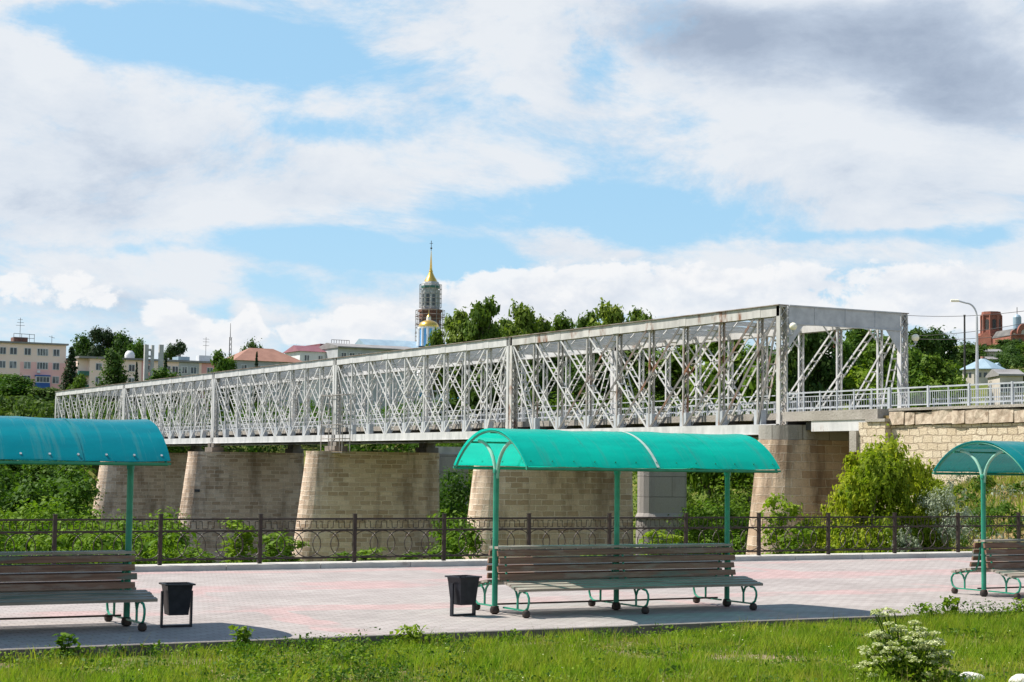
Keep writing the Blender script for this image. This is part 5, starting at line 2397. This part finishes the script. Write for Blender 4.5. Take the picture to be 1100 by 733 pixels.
def round_house():
    D = 350
    s = D / F
    c = at(1056, 410, D)
    zb = H(c.x, c.y) - 1.5
    t = thing('round_house', (c.x, c.y, 0), 'low octagonal building with pale blue grey pointed roof behind the street lamp', 'building')

    def Z(py):
        return at(1056, py, D).z
    b = MB()
    octagon(b, 23 * s, 23 * s, zb, Z(398))
    b.build('wall', 'stone_wall_pale', t)
    r = MB()
    r.lathe((0, 0, 0), [(26 * s, Z(398) + .004), (26 * s, Z(397.3)), (1.6 * s, Z(385)), (.1, Z(384.6))], 8, math.pi / 8)
    r.build('roof', 'roof_bluegrey', t)
    k2 = MB()
    k2.box(-2.2 * s, 1.2 * s, -.3, .3, Z(386.5), Z(383))
    k2.build('chimney', 'roof_red', t)
    d = MB()
    x = 9 * s
    d.prism([(x - .5, Z(394.5)), (x + .5, Z(394.5)), (x + .5, Z(392)), (x, Z(390)), (x - .5, Z(392))], 'y', -14.5 * s, -9 * s)
    d.build('dormer', 'roof_bluegrey', t)
    for i in range(8):
        a = i * math.pi / 4
        nrm = Vector((math.cos(a), math.sin(a), 0))
        tn = Vector((-nrm.y, nrm.x, 0))
        q = nrm * (23 * s * math.cos(math.pi / 8) + .03)
        for u in (-.55, .55):
            w = MB()
            w.bar(q + tn * (u - .3) + Vector((0, 0, Z(404))), q + tn * (u + .3) + Vector((0, 0, Z(404))), .08, .9, side=nrm)
            w.build('window', 'window_glass', t)
    for (px0, px1, top, D2, mat, rf, lab, nm) in ((1041, 1076, 378.5, 405, 'stone_wall_pale', 'roof_grey', 'flat stone coloured building directly under the brick tower', 'stone_building'),
                                                  (1060, 1086, 387, 385, 'grey_wall', 'roof_grey', 'grey flat shed right of the pointed blue grey roof', 'grey_shed'),
                                                  (1074, 1099, 404, 200, 'stone_wall_pale', 'roof_grey', 'low stone shed between round building and right edge', 'stone_shed'),
                                                  (1022, 1035, 379, 400, 'white_wall', 'roof_pale', 'small white house left of the black chimney', 'white_house')):
        c = at((px0 + px1) / 2, top, D2)
        zb = H(c.x, c.y) - 2
        L = (px1 - px0) * D2 / F
        q = thing(nm, (c.x, c.y, zb), lab, 'building', rz=-YAW)
        h = max(2.5, c.z - zb)
        m = MB()
        m.box(-L / 2, L / 2, 0, 5, 0, h)
        m.build('wall', mat, q)
        m = MB()
        m.prism([(-.3, h + .004), (5.3, h + .004), (5.3, h + .2), (2.5, h + .9), (-.3, h + .2)], 'x', -L / 2 - .2, L / 2 + .2)
        m.build('roof', rf, q)
        for i in range(3):
            window(q, -L / 2 + L * (i + .5) / 3, h - 1.9, .9, 1.1, 0)
    b = at(1036.3, 380, 300)
    z = H(b.x, b.y)
    h = at(1036.3, 340, 300).z - z
    m = MB()
    m.tube([(b.x, b.y, z), (b.x, b.y, z + h)], .19, 10, r2=.15)
    m.lathe((b.x, b.y, z + h), [(.19, 0), (.19, .3)], 10)
    tag(m.build('chimney_pipe', 'dark_steel', smooth=True), 'slim black chimney pipe left of the street lamp', 'chimney')


round_house()


# ------------------------------------------------------------------ lawn
def blades(name, n, mat, hmin, hmax, wid, label, region, fn=None, bend=.5):
    """tapered grass blades, each two faces, as one mesh"""
    x0, x1, y0, y1 = region
    X = rng.uniform(x0, x1, n)
    Y = rng.uniform(y0, y1, n)
    if fn is not None:
        keep, hm = fn(X, Y)
        X, Y, hm = X[keep], Y[keep], hm[keep]
    else:
        hm = np.ones(len(X))
    n = len(X)
    Z = height(X, Y) - .01
    h = rng.uniform(hmin, hmax, n) * hm
    a = rng.uniform(0, 2 * np.pi, n)
    ln = h * rng.uniform(.1, bend + .2, n)
    w = wid * rng.uniform(.6, 1.4, n)
    d = np.stack([np.cos(a), np.sin(a), np.zeros(n)], -1)
    b = rng.uniform(0, 2 * np.pi, n)
    s = np.stack([np.cos(b), np.sin(b), np.zeros(n)], -1)
    P = np.stack([X, Y, Z], -1)
    up = np.array([0, 0, 1.0])
    v = np.empty((n, 5, 3))
    v[:, 0] = P - s * w[:, None] / 2
    v[:, 1] = P + s * w[:, None] / 2
    mid = P + up * (h * .55)[:, None] + d * (ln * .35)[:, None]
    v[:, 2] = mid + s * w[:, None] * .38
    v[:, 3] = mid - s * w[:, None] * .38
    v[:, 4] = P + up * h[:, None] + d * ln[:, None]
    me = bpy.data.meshes.new(name)
    me.vertices.add(n * 5)
    me.vertices.foreach_set('co', v.reshape(-1).astype(np.float32))
    base = (np.arange(n, dtype=np.int32) * 5)[:, None]
    loops = np.concatenate([base + np.array([0, 1, 2, 3], dtype=np.int32), base + np.array([3, 2, 4], dtype=np.int32)], 1).reshape(-1)
    me.loops.add(len(loops))
    me.loops.foreach_set('vertex_index', loops.astype(np.int32))
    st = (np.arange(n, dtype=np.int32) * 7)[:, None] + np.array([0, 4], dtype=np.int32)
    me.polygons.add(n * 2)
    me.polygons.foreach_set('loop_start', st.reshape(-1).astype(np.int32))
    me.polygons.foreach_set('loop_total', np.tile(np.array([4, 3], dtype=np.int32), n))
    me.update(calc_edges=True)
    me.materials.append(MATS[mat])
    o = bpy.data.objects.new(name, me)
    COL.objects.link(o)
    tag(o, label, None, None, 'stuff')
    return o


def vnoise(X, Y, s, seed):
    r = np.random.default_rng(seed)
    out = np.zeros_like(X)
    for i in range(5):
        a = r.uniform(0, 2 * np.pi)
        f = s * r.uniform(.6, 1.6)
        out += np.sin((X * np.cos(a) + Y * np.sin(a)) * f + r.uniform(0, 6.28))
    return out / 5


def lawn_fn(X, Y):
    nv = vnoise(X, Y, 1.6, 3)
    bare = ((Y > 18.9) & (Y < 19.95) & (X < 11.5) & (vnoise(X, Y, 2.4, 5) > -.15)) | ((vnoise(X, Y, 1.5, 41) + .5 * vnoise(X, Y, 5.2, 42)) > .52)
    path = (np.abs(Y - (14.6 + .28 * (X - 13))) < .16) & (X > 12.5)
    keep = (Y < 19.97) & ~(bare & (rng.uniform(size=len(X)) > .22)) & ~(path & (rng.uniform(size=len(X)) > .15))
    hm = .8 + .75 * nv + .5 * vnoise(X, Y, 5, 9)
    hm = hm + .5 * ((X > 17) & (Y > 17.5))
    return keep, np.clip(hm, .35, 2.0)


REG = (1.5, 24, 12.2, 19.97)

blades('grass', 230000, 'grass_blade', .05, .19, .010, 'short green lawn grass in front of the paving', REG, lawn_fn)
blades('dry_grass', 9000, 'dry_blade', .06, .18, .007, 'dry straw coloured grass mixed into the lawn', REG,
       lambda X, Y: ((Y < 19.97) & (vnoise(X, Y, 1.1, 21) > -.1), np.ones(len(X))))


def weeds():
    """leafy weeds mixed into the lawn and along the kerb"""
    spots = []
    for i in range(760):
        x = random.uniform(3, 22)
        y = random.uniform(13, 19.9)
        big = 1.5 if 6.5 < x < 11 and y < 19.2 else 1.0
        spots.append((x, y, random.uniform(.05, .16) * big, random.uniform(.04, .13)))
    for i in range(150):
        q = onz(random.uniform(235, 440), random.uniform(694, 740), -.13)
        spots.append((q.x, min(q.y, 19.8), random.uniform(.10, .26), random.uniform(.06, .14)))
    for i in range(90):
        q = onz(random.uniform(940, 1100), random.uniform(650, 672), -.13)
        spots.append((q.x, min(q.y, 19.85), random.uniform(.12, .34), random.uniform(.06, .14)))
    for i in range(190):
        x = random.uniform(3, 22)
        spots.append((x, random.uniform(19.5, 19.95), random.uniform(.05, .18) * (1.25 if x < 9 or x > 17 else .9), random.uniform(.05, .10)))
    Cs, Ns, Ss = [], [], []
    for x, y, h, r in spots:
        n = random.randint(18, 46)
        z = -.13 + np.abs(rng.uniform(0, h, n))
        Cs.append(np.stack([x + rng.normal(size=n) * r, np.minimum(y + rng.normal(size=n) * r, 19.97), z], -1))
        Ns.append(rng.normal(size=(n, 3)) * .6 + np.array([0, 0, .9]))
        Ss.append(np.full(n, random.uniform(.028, .06)))
    C, N, S = np.concatenate(Cs), np.concatenate(Ns), np.concatenate(Ss)
    N /= np.linalg.norm(N, axis=1, keepdims=True)
    S = S * rng.uniform(.7, 1.3, len(S))
    half = vnoise(C[:, 0], C[:, 1], 6, 77) > 0.05
    o = leaf_object('weeds', C[half], N[half], S[half], 'leaf_bright')
    tag(o, 'leafy bright green weeds scattered through the lawn and along the kerb', None, None, 'stuff')
    o = leaf_object('weeds', C[~half], N[~half], S[~half], 'leaf_mid')
    tag(o, 'darker broad leaved weeds scattered through the lawn', None, None, 'stuff')
    Cs = []
    for i in range(420):
        x, y = random.uniform(3, 22), random.uniform(13, 19.8)
        Cs.append((x, y, -.13 + random.uniform(.04, .13)))
    C = np.array(Cs)
    N = rng.normal(size=C.shape) * .3 + np.array([0, 0, 1.0])
    N /= np.linalg.norm(N, axis=1, keepdims=True)
    o = leaf_object('clover_flowers', C, N, np.full(len(C), .022), 'umbel', aspect=1.0)
    tag(o, 'tiny pale clover flowers dotted over the lawn', None, None, 'stuff')
    X0 = 36
    blades('bank_grass', 26000, 'dry_blade', .15, .45, .03, 'dry straw grass on the bank under the limestone wall', (34, 55.2, 34.5, 62),
           lambda X, Y: (vnoise(X, Y, .8, 33) > -.25, .7 + .5 * vnoise(X, Y, .6, 34) ** 2))
    blades('bank_green', 26000, 'grass_blade', .15, .5, .035, 'green grass tufts on the bank under the limestone wall', (30, 55.2, 34.2, 62),
           lambda X, Y: (vnoise(X, Y, .8, 33) < .15, .7 + .5 * vnoise(X, Y, .6, 35) ** 2))


weeds()
blades('grass_tufts', 42000, 'grass_blade', .12, .30, .010, 'taller uneven tufts of rough grass in the lawn', REG,
       lambda X, Y: ((Y < 19.9) & (vnoise(X, Y, 3.2, 51) + .6 * vnoise(X, Y, 9, 52) > .52 - .22 * (X > 16)), np.clip(.7 + .6 * vnoise(X, Y, 6, 53), .35, 1.4)), .8)
blades('seed_grass', 3800, 'dry_blade', .16, .34, .005, 'thin straw coloured seed stalks rising from the lawn', REG,
       lambda X, Y: ((Y < 19.9) & (vnoise(X, Y, 2.1, 61) > -.1), np.ones(len(X))), .5)
scatter_thicket('bank_scrub', (1015, 1110, 520, 598), 20, .42, 'leaf_mid', .09, 200, 28, 'small green scrub on the dry bank under the limestone wall', dmin=36, dmax=90)
scatter_thicket('bank_scrub', (1010, 1110, 515, 598), 9, .42, 'leaf_silver', .08, 90, 26, 'small silvery wormwood on the dry bank under the limestone wall', dmin=36, dmax=90)


def leafy_weed(px, py, h, r, label):
    p = onz(px, py, -.13)
    t = thing('leafy_weed', (p.x, min(p.y, 19.9), -.14), label, 'plant', 'tall weeds at the kerb')
    m = MB()
    for i in range(5):
        a = random.uniform(0, 6.28)
        m.tube([(0, 0, 0), (r * .5 * math.cos(a), r * .5 * math.sin(a), h * .6), (r * .8 * math.cos(a), r * .8 * math.sin(a), h)], .006, 5, r2=.003)
    m.build('stem', 'leaf_mid', t)
    n = 150
    C = np.stack([rng.normal(size=n) * r * .45, rng.normal(size=n) * r * .45, rng.uniform(.05, 1, n) * h], -1)
    N = rng.normal(size=(n, 3)) * .5 + np.array([0, 0, .9])
    N /= np.linalg.norm(N, axis=1, keepdims=True)
    leaf_object('leaves', C, N, rng.uniform(.05, .11, n), 'leaf_bright', t, aspect=.7)


leafy_weed(430, 692, .26, .2, 'broad leafy weed at the kerb left of the middle bench')
leafy_weed(970, 668, .32, .24, 'leafy weed at the kerb above the white flowering plant')
leafy_weed(1003, 668, .40, .18, 'taller bushy weed right of the leafy one at the kerb')
leafy_weed(245, 698, .32, .12, 'slender weed at the kerb in front of the left bin')
leafy_weed(60, 706, .3, .12, 'slender weed at the kerb in front of the left bench')
leafy_weed(1060, 662, .34, .26, 'bushy weed at the kerb below the right bench')


def umbel_plant():
    p = onz(972, 738, -.13)
    t = thing('umbel_plant', (p.x, p.y, -.14), 'wide plant with clusters of cream white umbels at bottom right', 'plant')
    st = MB()
    C0 = []
    for i in range(104):
        a = random.uniform(0, 6.28)
        rr = .45 * math.sqrt(random.uniform(0, 1))
        hx = rr * math.cos(a) * 1.15
        hy = rr * math.sin(a)
        hz = .30 + .33 * (1 - (rr / .46) ** 2) + random.uniform(-.2, .06)
        st.tube([(hx * .15, hy * .15, 0), (hx * .6, hy * .6, hz * .55), (hx, hy, hz)], .006, 5, r2=.003)
        C0.append((hx, hy, hz))
    for q in ((-.22, .2, .74), (-.18, .22, .76), (-.02, .25, .77), (.04, .2, .75), (-.1, .2, .72)):
        C0.append(q)
    for q in C0[-5:]:
        st.tube([(0, 0, 0), q], .007, 5)
    st.build('stem', 'leaf_mid', t)
    Cs = []
    for c in C0:
        n = 70
        a = rng.uniform(0, 6.28, n)
        r = .062 * np.sqrt(rng.uniform(0, 1, n))
        Cs.append(np.stack([c[0] + r * np.cos(a), c[1] + r * np.sin(a), c[2] + .03 - r * r * 5 + rng.normal(size=n) * .006], -1))
    C = np.concatenate(Cs)
    N = rng.normal(size=C.shape) * .5 + np.array([0, 0, 1.0])
    N /= np.linalg.norm(N, axis=1, keepdims=True)
    leaf_object('umbels', C, N, rng.uniform(.016, .032, len(C)), 'umbel', t, aspect=1.0)
    n = 1300
    C = np.stack([rng.normal(size=n) * .26, rng.normal(size=n) * .24, rng.uniform(.02, .56, n)], -1)
    C[:, 2] *= np.exp(-(C[:, 0] ** 2 + C[:, 1] ** 2) * 2.0)
    N = rng.normal(size=(n, 3)) * .6 + np.array([0, 0, .8])
    N /= np.linalg.norm(N, axis=1, keepdims=True)
    leaf_object('leaves', C, N, rng.uniform(.02, .09, n), 'leaf_bright', t)


umbel_plant()


def stone(px, py, r, label):
    p = onz(px, py, -.13)
    m = MB()
    n = 14
    prof = [(max(.01, r * math.sin(math.pi * (.0 + i / 8)) ** .8), -r * .62 * math.cos(math.pi * i / 8)) for i in range(9)]
    m.lathe((p.x, p.y, -.13 + r * .36), prof, n, 0, 1.15, .9)
    m.v = [(x + .02 * r * math.sin(y * 40), y + .03 * r * math.sin(z * 50), z + .04 * r * math.sin(x * 30)) for x, y, z in m.v]
    tag(m.build('white_stone', 'white_stone', smooth=True), label, 'stone', 'white painted stones at the lower edge')


stone(1043, 737, .145, 'larger white rounded stone right of the flowering plant')
stone(1098, 739, .14, 'white rounded stone at the bottom right corner')

# unused prototypes must not stay at the origin
for key, p in list(PROTO.items()):
    if not p['_used']:
        for c in ALL():
            if c.parent == p:
                bpy.data.objects.remove(c)
        bpy.data.objects.remove(p)
    elif '_used' in p:
        pass
for o in ALL():
    if '_used' in o:
        del o['_used']
